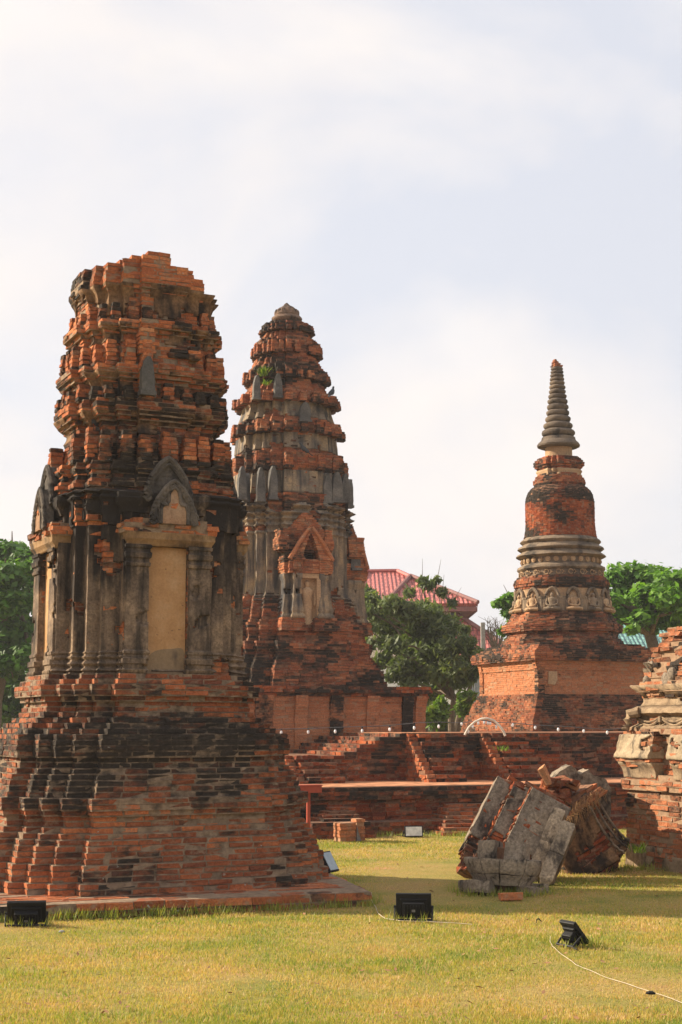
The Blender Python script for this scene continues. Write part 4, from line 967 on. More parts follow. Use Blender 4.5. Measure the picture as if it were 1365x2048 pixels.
face_coat('plain_band', 1411, 1396, .02, .22, 3.0, seed=17)
zf = [zr(v) for v in (1396, 1392, 1386, 1380, 1376, 1373)]
face_coat('cornice_stucco', 1396, 1372, (zf, [.03, .02, .015, .025, .04, .05]), .16, 2.5, seed=22)
m = Mesh(); dx = -1.815
for i in range(5):
    ya = 1.74 - i * .52
    m.tube([(dx, ya - .52 * t, zr(1436) - .085 * sin(pi * t)) for t in np.linspace(0, 1, 12)], .016, 6); m.tube([(dx - .004, ya - .52 * t, zr(1434) - .055 * sin(pi * t)) for t in np.linspace(0, 1, 12)], .012, 6)
    m.tube([(dx - .01, ya - .52, zr(1434)), (dx - .02, ya - .53, zr(1444)), (dx - .01, ya - .52, zr(1449))], [.03, .026, .012], 7)
m.build('garlands', ST_LIGHT, ruin, smooth=True)
m = Mesh()      # lion leg bracket on the corner
for cy, cx in ((1.80, -1.86), (1.72, -1.90)):
    m.tube([(cx + .05, cy - .10, zr(1424)), (cx - .03, cy, zr(1428)), (cx - .05, cy + .01, zr(1438)), (cx - .02, cy, zr(1448)), (cx - .055, cy + .02, zr(1456))], [.06, .055, .04, .035, .05], 9)
    for t in (-1, 0, 1): m.ell((cx - .085, cy + t * .025, zr(1457)), (.03, .014, .02), 6, 5)
m.build('lion_leg', ST_LIGHT, ruin, smooth=True)
m = Mesh(); 
for cy in (1.60, 1.67): m.tube([(-1.63, cy, zr(1318)), (-1.70, cy, zr(1328)), (-1.66, cy, zr(1336)), (-1.72, cy, zr(1342))], [.045, .05, .03, .045], 8)
o = m.build('broken_figure', ST_ROCK, ruin, smooth=True); roughen(o, .012, 9, 0)
m = Mesh(); m.ell((-1.70, 1.66, zr(1364)), (.06, .06, .09), 9, 6); o = m.build('broken_figure', ST_ROCK, ruin, smooth=True); roughen(o, .012, 9, 0)
m = Mesh(); m.ell((-1.72, 1.22, zr(1366)), (.05, .10, .13), 9, 6); m.ell((-1.72, 1.12, zr(1350)), (.05, .07, .09), 9, 6)
o = m.build('broken_figure', ST_ROCK, ruin, smooth=True); roughen(o, .012, 9, 0)
def bulge(y0, y1, dxb, sd):      # bulging stucco covered pilaster: inverted flare below, worn blocks above
    zz = [zr(v) for v in (1556, 1548, 1541, 1536, 1531, 1527, 1522, 1519, 1510, 1500, 1492, 1480, 1470, 1464)]; oo = [.10, .105, .115, .125, .14, .16, .165, .20, .20, .17, .17, .15, .14, .10]
    b = Bricks()
    z = zr(1553)
    while z < zr(1464):
        o_ = float(np.interp(z + .03, zz, oo)) - .012; b.course(rect(-1.80 - o_, -1.6, y0 + (.0 if sd else 0), y1 + (o_ * .5 if y1 > 1.7 else 0)), z, HR, bl=.2, dep=.1, outj=.012, jit=.008, soot=.35, bias=.1, miss=.02); z += HR
    p_ = b.build('pilaster', BR_PALE, MO_PALE, ruin)
    full = []
    for z in np.linspace(zz[0], zr(1524), 10):
        o_ = float(np.interp(z, zz, oo)) + .008; full.append((z, [(-1.5, y1 + o_ * .6), (-1.80 - o_, y1 + (o_ * .5 if y1 > 1.7 else .01)), (-1.80 - o_, y0 - .01), (-1.6, y0 - .01)]))
    skin('flared_stucco', full, ST_LIGHT, p_, seg=.04, closed=False, holes=.12, hsc=3, seed=sd + 3, thick=.03, rough=.01)
    full = []
    for z in np.linspace(zr(1516), zr(1468), 16):
        o_ = float(np.interp(z, zz, oo)) + .012; full.append((z, [(-1.5, y1 + o_ * .6), (-1.80 - o_, y1 + (o_ * .5 if y1 > 1.7 else .01)), (-1.80 - o_, y0 - .01), (-1.6, y0 - .01)]))
    skin('worn_stucco', full, ST_WORN, p_, seg=.03, closed=False, holes=.50, hsc=3.6, seed=sd + 8, thick=.03, rough=.012)
bulge(1.22, 1.84, 0, 0); bulge(.10, .84, 0, 4)

# ================================================================== fallen masonry in front of it
def frame(px, py, Y, u, s):
    o = P(px, py, Y); u = Vector(u).normalized(); s = Vector(s); s = (s - u * s.dot(u)).normalized(); t = u.cross(s)      # t points away from the viewer
    return Matrix(((s.x, t.x, u.x, o.x), (s.y, t.y, u.y, o.y), (s.z, t.z, u.z, o.z), (0, 0, 0, 1)))
def block(name, mat, M, rings, seg, parent=None, rough=.012, holes=0, hsc=3, seed=0, cap=True, core=None, sharp=32):
    """Closed lofted masonry block, diced and worn, with capped ends; M places it."""
    ref = rings[0][1]; n = len(ref); ks = [max(1, int(round(math.hypot(ref[(i + 1) % n][0] - ref[i][0], ref[(i + 1) % n][1] - ref[i][1]) / seg))) for i in range(n)]
    zs = [r[0] for r in rings]; full = []
    for (z0, p0), (z1, p1) in zip(rings[:-1], rings[1:]):
        m_ = max(1, int(round((z1 - z0) / seg)))
        for j in range(m_): t = j / m_; full.append((z0 + (z1 - z0) * t, [(a[0] + (c[0] - a[0]) * t, a[1] + (c[1] - a[1]) * t) for a, c in zip(p0, p1)]))
    full.append(rings[-1]); V = []; L = 0
    for z, pl in full:
        row = []
        for i, k in enumerate(ks):
            a, b = pl[i], pl[(i + 1) % n]
            for j in range(k): t = j / k; row.append((a[0] + (b[0] - a[0]) * t, a[1] + (b[1] - a[1]) * t))
        L = len(row)
        for x, y in row: V.append((x, y, z))
    F = [(r * L + i, r * L + (i + 1) % L, (r + 1) * L + (i + 1) % L, (r + 1) * L + i) for r in range(len(full) - 1) for i in range(L)]
    F.append(tuple(range((len(full) - 1) * L, len(full) * L))); F.append(tuple(reversed(range(L))))
    W = []
    for x, y, z in V:
        q = Vector((x, y, z)); q2 = q + mnoise.noise_vector(q * 4.5 + Vector((seed, 0, 0))) * rough * .8 + mnoise.noise_vector(q * 13 + Vector((seed, 3, 0))) * rough * .5 + mnoise.noise_vector(q * 31 + Vector((seed, 5, 0))) * rough * .25
        W.append(M @ q2)
    return mk(name, W, F, mat, parent, smooth=True, sharp=sharp)
def brick_box(M, l=.22, w=.11, h=.055, jit=.006): m = Mesh(); m.box(-l / 2, l / 2, -w / 2, w / 2, -h / 2, h / 2, M, 1.0, jit); return m
def const_attr(o, rnd, soot):
    me = o.data
    for k, v in (('rnd', rnd), ('soot', soot)):
        at = me.attributes.new(k, 'FLOAT', 'FACE'); at.data.foreach_set('value', np.full(len(me.polygons), v, dtype=np.float32))
    return o
def inward(M, root): return root.matrix_basis.inverted() @ M
def root_at(name, p, label, cat, **k):
    r = empty(name, (p.x, p.y, 0)); tag(r, label, cat, **k); r.matrix_basis = Matrix.Translation((p.x, p.y, 0)); return r
YB = 16.1
CORE = stucco_mat('dark_broken_core', [(0.2, (0.05, 0.03, 0.022)), (0.5, (0.12, 0.06, 0.04)), (0.8, (0.22, 0.12, 0.07))], 0.55, 0.0, (0.025, 0.02, 0.017), 5)
rt = root_at('fallen_masonry', P(1010, 1720, YB), 'big grey block of ribbed stucco masonry lying tilted on the grass', 'fallen block')
M = inward(frame(930, 1694, YB, (.47, .34, .82), (.70, -.12, -.62)), rt)
sec = lambda e: [(-.02 + e, .0), (.16, .0), (.17, -.10), (.33, -.10), (.345, -.20), (.80 - e, -.20), (.84 - e, .34), (-.02 + e, .34)]
b = Bricks(); z = -.20
def sec_in(e): return [(-.02 + e, e), (.16 - e, e), (.17 - e, -.10 + e), (.33 - e, -.10 + e), (.345 - e, -.20 + e), (.80 - e, -.20 + e), (.84 - e, .34 - e), (-.02 + e, .34 - e)]
while z < .93:
    e = .018 + (.05 * (-z / .2) if z < 0 else 0) + max(0, random.gauss(0, .012)) * (z < .25) + (.06 if z > .86 else 0)
    b.course(sec_in(e), z, .05, bl=.19, dep=.09, outj=.012 if z < .25 else .004, jit=.009, soot=.42 if z < .3 else .3, bias=-.05, miss=.04 if z < .3 else 0, joint=.012, ins=.012); z += .05
o = b.build('brick_core', BR_RED, MO_RED, rt); o.matrix_basis = M
rg = [(z, [(x + 1e-4 * (i % 2), y) for i, (x, y) in enumerate(sec(0))]) for z in np.linspace(-.02, .88, 36)]
o = skin('ribbed_stucco', rg, ST_ROCK, rt, seg=.025, holes=.3, hsc=3.2, rough=.007, thick=.02, seed=77, hz=lambda c: .20 + (.95 * max(0, (.26 - c.z) / .26)) + (.35 if c.z > .82 else 0)); o.matrix_basis = M
for i, (px, py, L_, w, Y_) in enumerate(((1072, 1742, .66, .13, 15.9), (1092, 1764, .62, .15, 15.6))):
    rs = root_at('fallen_slab', P(px, py, Y_), ('inner of the two long grey slabs leaning on the ribbed block', 'lower outer slab of the two leaning against the ribbed block')[i], 'slab')
    Ms = inward(frame(px, py, Y_, (.42, .22, .86), (.80, -.3, -.4)), rs)
    q = lambda e, w=w: [(-w / 2 + e, -.10 + e), (w / 2 - e, -.10 + e), (w / 2 - e, .10), (-w / 2 + e, .10)]
    block('slab', ST_ROCK, Ms, [(-.04, q(.03)), (0, q(.012)), (.02, q(0)), (L_ * .45, q(0)), (L_ * .47, q(.008)), (L_ * .49, q(0)), (L_, q(0)), (L_ + .03, q(.02))], .03, rs, .010, seed=20 + i)
# brown chunk with curved mouldings
YK = 17.0
rk = root_at('fallen_masonry', P(1190, 1735, YK), 'brown fallen chunk with curved mouldings, propped against the pale plinth', 'fallen block')
M = inward(frame(1222, 1698, YK, (-.40, -.10, .80), (.78, .30, .50)), rk)
def sk_(o): return [(-.60, 0 - o), (.0, 0 - o), (.0 + o, .13 - o), (.13 + o, .13 - o), (.13 + o, .27 - o), (.26 + o, .27 - o), (.26 + o, .55), (-.60, .55)]
lv = [(-.22, -.02), (-.16, .0), (-.13, .075), (-.07, .08), (-.065, .055), (.0, .05), (.02, .035), (.12, .022), (.22, .008), (.34, .0), (.50, .0), (.58, -.02)]
lz = [q[0] for q in lv]; lo = [q[1] for q in lv]
b = Bricks(); z = -.22
while z < .56:
    b.course(sk_(float(np.interp(z + .025, lz, lo)) - .018), z, .05, bl=.19, dep=.09, outj=.008, jit=.008, soot=.5, bias=-.12, miss=.03, joint=.012, ins=.01); z += .05
o = b.build('moulded_bricks', BR_RED, MO_RED, rk); o.matrix_basis = M
o = skin('moulded_stucco', [(z, sk_(float(np.interp(z, lz, lo)))) for z in np.linspace(-.22, .57, 40)], ST_BROWN, rk, seg=.025, holes=.42, hsc=2.8, rough=.010, thick=.02, seed=91); o.matrix_basis = M
m = Mesh()
for (sx, ty, o_) in ((.0, .0, 0), (.13, .13, 0), (.26, .27, 0)): m.tube([(sx + float(np.interp(z, [q[0] for q in lv], [q[1] for q in lv])) + .004, ty - float(np.interp(z, [q[0] for q in lv], [q[1] for q in lv])) - .004, z) for z in np.linspace(-.10, .56, 24)], .014, 7, M)
m.build('moulding_edges', ST_ROCK, rk, smooth=True)
b = Bricks()
for i in range(3): b.course([(x, y) for x, y in rect(-.60 + .03 * i, .28 - .04 * i, -.0 + .03 * i, .55 - .03 * i)], .55 + i * .05, .05, bl=.2, dep=.12, outj=.02, jit=.012, soot=.2, bias=.12, miss=.05)
o = b.build('brick_core', BR_PALE, MO_RED, rk); o.matrix_basis = M
block('grey_cap', ST_ROCK, M, [(.60, [(-.36, .10), (.10, .06), (.22, .5), (-.36, .54)]), (.70, [(-.34, .12), (.02, .10), (.18, .48), (-.30, .52)])], .04, rk, .035, seed=41)
# grey lump behind with notches
rl = root_at('fallen_masonry', P(1165, 1600, 17.7), 'notched grey stucco lump on top behind the brown chunk', 'fallen block')
M = inward(Matrix.Translation(P(1165, 1566, 17.75)), rl)
m = Mesh(); pxm = FPX / 17.75
ol = [(1104, 1556), (1113, 1546), (1132, 1534), (1140, 1532), (1150, 1546), (1158, 1548), (1172, 1539), (1178, 1548), (1182, 1553), (1202, 1556), (1216, 1574), (1212, 1640), (1122, 1640), (1116, 1590), (1106, 1572)]
m.prism([((x - 1165) / pxm, (1566 - y) / pxm) for x, y in reversed(ol)], -.22, .30, M); o = m.build('stucco_lump', ST_ROCK, rl); roughen(o, .022, 6, 4, 3)
for i in range(0): pass
# loose bricks
LB = [(1091, 1551, 16.7, (35, 62, 10), 'bright orange brick wedged upright on top of the ribbed block', .95, .0), (1108, 1580, 16.8, (20, -30, 40), 'dark red brick in the gap behind the ribbed block, nearest the straw', .3, .3), (1100, 1571, 16.85, (-30, 20, 70), 'small orange brick just below the upright one', .8, .1),
      (1141, 1567, 17.0, (10, 25, -20), 'orange brick end lying in front of the notched lump', .9, .05), (1119, 1560, 17.1, (5, -15, 25), 'dull brick left of the notched lump', .35, .4), (1128, 1576, 17.0, (40, 10, 5), 'maroon brick in the middle of the rubble gap', .15, .4), (1022, 1792, 14.2, (0, 0, 12), 'flat orange brick on the grass under the round drum', .75, .15)]
for px, py, Y_, an, lab, r_, s_ in LB:
    p_ = P(px, py, Y_); M = Matrix.Rotation(radians(an[2]), 4, 'Z') @ Matrix.Rotation(radians(an[1]), 4, 'Y') @ Matrix.Rotation(radians(an[0]), 4, 'X')
    m = brick_box(M, .21 if s_ < .3 else .16, .11, .07); o = m.build('loose_brick', BR_NEAR); const_attr(o, r_, s_); bevel(o, .008, 2); o.location = p_; tag(o, lab, 'brick', 'loose bricks in the rubble')
b = Mesh()
for i in range(26):
    p_ = P(random.uniform(1092, 1145), random.uniform(1560, 1606), random.uniform(16.75, 17.2)); b.box(-.08, .08, -.05, .05, -.03, .03, Matrix.Translation(p_) @ Matrix.Rotation(random.uniform(0, 6), 4, 'Z') @ Matrix.Rotation(random.uniform(-.6, .6), 4, 'X'), 1, .01)
o = b.build('rubble', BR_NEAR); const_attr(o, .3, .35); tag(o, 'dark broken brick rubble between the fallen blocks', 'rubble', kind='stuff')
# straw hanging from the brown chunk
m = Mesh()
for i in range(150):
    px = random.gauss(1165, 22); px = min(1212, max(1132, px)); y0 = 1636 - (px - 1132) * .62 + random.uniform(-16, 10); p_ = P(px, y0, 16.62 + random.uniform(-.08, .25) + (px - 1132) * .003)
    L_ = random.uniform(.05, .14) * (1.8 if px < 1165 and random.random() < .3 else 1); a = random.uniform(0, 6.28); d = Vector((cos(a) * .8, sin(a) * .5, random.uniform(-.7, .5)))
    m.tube([p_, p_ + d * L_ * .5 + Vector((0, 0, .02)), p_ + d * L_ * .8 + Vector((0, -.02, -L_ * .55))], [.0028, .0024, .001], 3)
tag(m.build('dry_straw', STRAW), 'tangle of dry straw hanging over the brown fallen chunk', 'straw', kind='stuff')

# round carved drum in three tiers, split into stones
YD = 14.45; pd_ = G(1004, 1784)
dr = root_at('lotus_drum', pd_, 'low broken round stone pedestal in three tiers, in front of the ribbed block', 'pedestal')
Mt = Matrix.Rotation(radians(-6), 4, 'X') @ Matrix.Rotation(radians(3), 4, 'Y')
def wedge(name, a0, a1, r0, r1, z0, z1, mat, cx=0, cy=0, tw=0, flare=0.0, rough=.008, seed=0, taper=0.0):
    n = max(3, int((a1 - a0) / .16)); V = []; F = []; lay = 6
    for l in range(lay + 1):
        t = l / lay; e = .007 if l in (0, lay) else 0
        for j, rr in enumerate((r0, r1)):
            for i in range(n + 1):
                a = a0 + (a1 - a0) * i / n; ro = rr + (flare * sin(pi * t) + taper * (t - .5) if j else 0) - (e if j else 0)
                q = Vector((cx + ro * cos(a), cy + ro * sin(a), z0 + (z1 - z0) * t + tw * cos(a))); V.append(Mt @ (q + mnoise.noise_vector(q * 11 + Vector((seed, 0, 0))) * rough))
    s = n + 1; L = 2 * s
    for l in range(lay):
        for i in range(n):
            F.append((l * L + s + i, l * L + s + i + 1, (l + 1) * L + s + i + 1, (l + 1) * L + s + i)); F.append((l * L + i + 1, l * L + i, (l + 1) * L + i, (l + 1) * L + i + 1))
        F.append((l * L, l * L + s, (l + 1) * L + s, (l + 1) * L)); F.append((l * L + s + n, l * L + n, (l + 1) * L + n, (l + 1) * L + s + n))
    for i in range(n):
        F.append((lay * L + i, lay * L + s + i, lay * L + s + i + 1, lay * L + i + 1)); F.append((i, i + 1, s + i + 1, s + i))
    return mk(name, V, F, mat, dr, smooth=True, sharp=40)
edges = [-2.9, -2.25, -1.75, -1.05, -.5, .2, .9, 1.6, 2.4, 3.38]
for i in range(9):
    e = .012; out_ = random.uniform(-.012, .02)
    wedge('ring_stone', edges[i] + e, edges[i + 1] - e, .10, .365 + out_, .165, .30 + random.uniform(-.016, .016), ST_DRUM, seed=i, flare=.004, taper=.05, rough=.012)
    wedge('ring_foot', edges[i] + e, edges[i + 1] - e, .08, .30 + out_, .06, .16, ST_DRUM, seed=i + 20, flare=-.01, taper=.06, rough=.012)
for i in range(7):
    a = -2.8 + i * .9
    if random.random() < .9: wedge('foot_stone', a + .05, a + .84, .22, .43 + random.uniform(-.02, .03), -.02, .07 + random.uniform(-.02, .03), ST_ROCK, seed=i + 40, rough=.02)
wedge('drum_half', -1.85, 1.2, .02, .215, .30, .465, ST_DRUM, cx=.05, seed=50, rough=.012); wedge('drum_half', 1.28, 4.36, .02, .21, .30, .475, ST_DRUM, cx=-.035, seed=51, rough=.012)
wedge('drum_core', 0, 6.28, .005, .1, .0, .42, MO_RED, seed=60)

# ================================================================== floodlights
def floodlight(p, rz, tilt, w, h, label, glass=GLASS, lift=0.0, back=True):
    r = empty('floodlight', p, rz); tag(r, label, 'floodlight', 'floodlights on the lawn')
    T = Matrix.Translation((0, 0, lift)) @ Matrix.Rotation(tilt, 4, 'X')      # +Y = the way it shines
    m = Mesh(); m.box(-w / 2, w / 2, -.012, .018, 0, h, T); fr = m.build('frame', BLACK, r); bevel(fr, .006)
    m = Mesh(); m.box(-w / 2 + .016, w / 2 - .016, .0185, .022, .016, h - .016, T); m.build('glass', glass, r)
    m = Mesh(); m.box(-w * .38, w * .38, -.030, -.0125, h * .10, h * .80, T); m.box(-w * .30, w * .30, -.075, -.0305, h * .16, h * .68, T)
    for i in range(7): x = -w * .25 + i * w * .083; m.box(x - .004, x + .004, -.088, -.0755, h * .2, h * .62, T)
    hs_ = m.build('housing', BLACK, r); bevel(hs_, .004)
    m = Mesh(); m.box(-w * .05, w * .05, -.0895, -.0885, h * .36, h * .46, T); m.build('rating_plate', STEEL, hs_)
    m = Mesh(); pv = T @ Vector((0, -.005, h * .45))
    for sx in (-1, 1): m.tube([(sx * (w / 2 + .008), pv.y, pv.z), (sx * (w / 2 + .008), pv.y - .05, pv.z * .55), (sx * (w / 2 + .004), pv.y - .09, .008)], .008, 6)
    m.tube([(-w / 2 - .008, pv.y - .09, .008), (w / 2 + .008, pv.y - .09, .008)], .009, 6); m.build('bracket', BLACK2, r)
    m = Mesh()
    for sx in (-1, 1): m = Mesh(); m.tube([(sx * (w / 2), pv.y, pv.z), (sx * (w / 2 + .018), pv.y, pv.z)], .014, 8); m.build('pivot_bolt', BLACK2, r)
    m = Mesh(); m.tube([(0, -.06, .06), (.03, -.12, .012), (.12, -.17, .008), (.2, -.2, .006)], .005, 5); m.build('lead', BLACK2, r)
    return r
floodlight(G(828, 1838), radians(-4), radians(10), .295, .205, 'black floodlight seen from behind, upright on the lawn at the centre', lift=.01)
floodlight(G(54, 1848), radians(8), radians(34), .31, .21, 'black floodlight seen from behind, tilted far back, beside the slab edge', lift=.015)
floodlight(G(1163, 1890), radians(-60), radians(40), .175, .20, 'black floodlight seen side on, on the lawn at the lower right', lift=.02)
pl_ = G(668, 1744, .12); floodlight(pl_, radians(-118), radians(30), .20, .225, 'floodlight with pale glass side on at the foot of the tall left tower', lift=.0)
pw = G(828, 1674); floodlight(pw, radians(190), radians(8), .27, .16, 'white faced floodlight standing against the terrace foot', WHITEG, lift=.0)

# ================================================================== post, brick box, cables, arch, bulbs
def box_thing(name, parts, loc, rz, label, cat):
    r = empty(name, loc, rz); tag(r, label, cat)
    for nm, mat, bx in parts:
        m = Mesh(); [m.box(*q) for q in bx]; o = m.build(nm, mat, r); bevel(o, .004)
    return r
pp = G(617, 1680); k_ = FPX / pp.y
box_thing('signal_post', [('head_box', REDP, [(-.17, .17, -.09, .09, .655, .75)]), ('head_lid', REDP, [(-.18, .18, -.10, .10, .7505, .765)]), ('stem', REDP, [(-.024, .024, -.024, .024, .012, .655)]), ('foot_plate', REDP, [(-.08, .08, -.08, .08, 0, .012)])], pp, TH, 'slim red steel post with a flat red box on top', 'post')
pb = G(698, 1681); rb_ = empty('brick_box', pb, TH); tag(rb_, 'small pale brick box with a grey plate at the terrace foot', 'brick box')
b = Bricks()
for i in range(5): b.course(rect(-.17, .07, -.10, .16), i * .05, .05, bl=.2, dep=.1, outj=.003, jit=.003, soot=.12, sootamp=.4, joint=.012)
for i in range(6): b.course(rect(.10, .23, -.04, .16), i * .05, .05, bl=.2, dep=.06, outj=.003, jit=.003, soot=.12, sootamp=.4, joint=.012)
b.build('brick_body', BR_NEW, MO_NEW, rb_)
m = Mesh(); m.prism([(.073, .0), (.14, 0), (.105, .10), (.085, .19), (.075, .19)], -.125, -.11); m.build('grey_plate', STEEL, rb_)
def cable(name, pts, r, mat, label, cat='cable', z=.002, wav=.02, parent=None):
    q = [G(x, y, z) for x, y in pts]; out_ = []
    for a, c in zip(q[:-1], q[1:]):
        for t in np.linspace(0, 1, 10, endpoint=False):
            v = a.lerp(c, t); n_ = mnoise.noise_vector(v * 3) * wav; out_.append((v.x + n_.x, v.y + n_.y, v.z + abs(n_.z) * .4))
    out_.append(tuple(q[-1])); m = Mesh(); m.tube(out_, r, 6); return tag(m.build(name, mat, parent), label, cat)
cable('cable', [(1100, 1874), (1104, 1893), (1128, 1912), (1152, 1930), (1200, 1950), (1250, 1967), (1302, 1985), (1345, 1998), (1400, 2020)], .0026, CABLE, 'pale cable snaking across the lawn at the lower right')
cable('cable', [(742, 1786), (746, 1806), (756, 1826), (772, 1838), (800, 1842), (850, 1843), (900, 1846), (945, 1849)], .0035, CABLE, 'thin pale cable from the slab corner to the centre floodlight')
o = Mesh(); p_ = G(1302, 1990); o.tube([p_ + Vector((-.028, .006, .010)), p_ + Vector((-.01, .002, .013)), p_ + Vector((.01, -.002, .013)), p_ + Vector((.028, -.006, .008))], [.005, .011, .011, .005], 8); tag(o.build('cable_joint', BLACK2), 'small black joint on the pale lawn cable', 'cable joint')
o = Mesh(); p_ = G(1076, 1846); o.tube([p_ + Vector((-.012, 0, .0)), p_ + Vector((-.008, .004, .025)), p_ + Vector((.008, .002, .035)), p_ + Vector((.03, -.004, .012))], [.005, .006, .007, .004], 6); tag(o.build('cable_end', BLACK2), 'short black cable end sticking up from the lawn', 'cable')
for px, py, s_ in ((124, 1864, .04), (372, 1822, .09)):
    p_ = G(px, py); m = Mesh(); m.ell((0, 0, .004), (s_ * .6, s_ * .35, .012), 10, 6); o = m.build('flat_stone', CONC, smooth=True); roughen(o, .006, 12, 0); o.location = p_; tag(o, 'small pale pebble in the grass left of the slab' if px < 200 else 'flat pale stone in the grass in front of the slab', 'stone')
# arch of white pipe
pa = [P(x, y, 25.2) for x, y in ((930, 1470), (938, 1455), (950, 1444), (963, 1438), (975, 1437), (988, 1441), (1000, 1452), (1008, 1464), (1011, 1472))]
m = Mesh(); m.tube(pa, .019, 8); tag(m.build('pipe_arch', PIPE, smooth=True), 'white half round pipe arch standing on the terrace', 'arch')
def string_light(Y, wire, bulbs, label, rad=.006):
    c = P(*wire[len(wire) // 2], Y); r = empty('string_light', (c.x, Y, c.z)); tag(r, label, 'string light', 'string lights along the terrace')
    m = Mesh(); m.tube([P(x, y, Y) - c for x, y in wire], rad, 5); m.build('wire', WIRE, r)
    for x, y in bulbs:
        p_ = P(x, y, Y) - c; wy = float(np.interp(x, [q[0] for q in wire], [q[1] for q in wire])); tp = P(x, wy, Y) - c
        m = Mesh(); m.ell((p_.x, p_.y, p_.z), (.021, .021, .034), 10, 7); bl_ = m.build('bulb', BULB, r, smooth=True)
        m = Mesh(); m.tube([tp, p_ + Vector((0, 0, .04))], [.012, .02], 6); m.build('socket', BLACK2, bl_)
    return r
string_light(25.0, [(520, 1462), (565, 1458), (618, 1457), (670, 1455), (725, 1453), (780, 1451), (830, 1446), (880, 1444), (925, 1446)], [(563, 1465), (617, 1464), (671, 1463), (725, 1462), (780, 1459), (829, 1456), (878, 1453), (924, 1448)], 'left string of bulbs hanging in front of the middle tower')
string_light(25.4, [(925, 1446), (960, 1440), (985, 1444), (1026, 1446), (1072, 1450), (1118, 1452), (1170, 1456), (1216, 1459), (1260, 1455)], [(1026, 1450), (1071, 1455), (1117, 1459), (1168, 1462), (1215, 1465)], 'right string of bulbs hanging in front of the square base')
string_light(25.6, [(930, 1462), (945, 1446), (957, 1440), (968, 1440), (980, 1442), (996, 1450), (1008, 1462)], [(937, 1463), (946, 1453), (957, 1446), (969, 1445), (976, 1446), (981, 1447), (993, 1454)], 'short string of bulbs hung under the pipe arch')

# ================================================================== birds and tufts on the towers
def bird(p, rz, s, label, upright=True):
    T = Matrix.Rotation(rz, 4, 'Z') @ Matrix.Rotation(radians(-35), 4, 'Y'); m = Mesh()
    secs = [(-.5, .02, 0), (-.42, .05, 0), (-.2, .14, .01), (.05, .19, 0), (.28, .16, .03), (.42, .09, .10), (.50, .085, .17), (.58, .085, .19), (.66, .05, .18), (.70, .018, .17), (.80, .006, .155)]
    n = 10
    for x, r_, z in secs:
        for i in range(n): m.V.append(T @ Vector((x * s, r_ * s * cos(2 * pi * i / n), z * s + r_ * s * 1.05 * sin(2 * pi * i / n))))
    for k in range(len(secs) - 1):
        for i in range(n): m.F.append((k * n + i, k * n + (i + 1) % n, (k + 1) * n + (i + 1) % n, (k + 1) * n + i))
    m.F.append(tuple(reversed(range(n)))); m.F.append(tuple(range((len(secs) - 1) * n, len(secs) * n)))
    r = empty('pigeon', p); tag(r, label, 'bird', 'pigeons on the towers')
    m.build('body', BIRD, r, smooth=True)
    w = Mesh(); 
    for sy in (-1, 1): w.ell((0, 0, 0), (.30 * s, .03 * s, .12 * s), 10, 6, T @ Matrix.Translation((-.12 * s, sy * .17 * s, .01 * s)))
    w.build('wings', BIRD, r, smooth=True)
    t = Mesh(); t.box(-.85 * s, -.42 * s, -.07 * s, .07 * s, -.02 * s, .01 * s, T); t.build('tail', BIRD, r)
    l = Mesh()
    for sy in (-.06, .06): l.tube([(T @ Vector((.02 * s, sy * s, -.14 * s))), Vector((0, 0, -.30 * s)) + (T @ Vector((0, sy * s, 0)))], .018 * s, 5)
    l.build('legs', REDP, r)
    return r
bird(P(664, 785, 29.0), radians(70), .26, 'pigeon on the right shoulder of the middle tower against the sky'); bird(P(610, 899, 28.75), radians(200), .24, 'pigeon in the pale recess high on the middle tower')
bird(P(189, 843, 14.75), radians(215), .2, 'bluish pigeon sheltering under a cornice of the left tower')
def tuft(p, n, h, label, mat=LF_SHRUB, spread=.12):
    V = []; T_ = []; A = []
    for i in range(n):
        a = random.uniform(0, 6.28); d = Vector((cos(a), sin(a), 0)); L_ = h * random.uniform(.4, 1); r_ = Vector((random.gauss(0, spread * .4), random.gauss(0, spread * .4), 0)); w = Vector((-d.y, d.x, 0)) * h * .06
        c = r_ + d * L_ * .35 + Vector((0, 0, L_ * .6)); tip = r_ + d * L_ * .75 + Vector((0, 0, L_)); b_ = len(V)
        V += [r_ + w * .3, c + w, tip, c - w, r_ - w * .3]; T_.append((b_, b_ + 1, b_ + 2, b_ + 3, b_ + 4)); A.append(random.random())
    o = mk('weed_tuft', V, T_, mat, None, None, {'rnd': A}); o.location = p; tag(o, label, 'plant'); return o
tuft(P(527, 752, 29.1), 60, .22, 'bright green weed growing on a ledge near the top of the middle tower'); tuft(P(533, 770, 29.1), 30, .15, 'small yellowish weed just below the bright one on the middle tower')
tuft(P(1005, 1502, 23.9), 30, .11, 'green weed growing out of the terrace wall right of the centre stair'); tuft(P(1278, 1706, 16.6), 40, .13, 'small weed at the foot of the pale plinth')
for i in range(40):
    px = random.uniform(1120, 1365); p_ = G(px, 1742 - random.uniform(0, 8) + max(0, (1240 - px) * .03))
    if i == 0: gv = []; 
    gv.append(p_)
V = []; T_ = []; A = []
def near_pt(x, y): return Vector((ON[0] + x * cos(THN) - y * sin(THN), ON[1] + x * sin(THN) + y * cos(THN), 0))
for i in range(150): x_ = random.uniform(-2.9, 1.5); gv.append(near_pt(x_, -2.05 - (x_ + 2.95) / 4.43 * .4 + random.gauss(0, .02)))
for i in range(40): y_ = random.uniform(-2.4, 0); gv.append(near_pt(1.52 + (y_ + 2.42) / 2.42 * .54 + random.gauss(0, .02), y_))
for i in range(60): gv.append(pd_ + Vector((random.uniform(-.46, .46), random.uniform(-.46, .1), 0)))
for i in range(60): gv.append(G(random.uniform(560, 960), 1671 + random.uniform(-1, 3)))
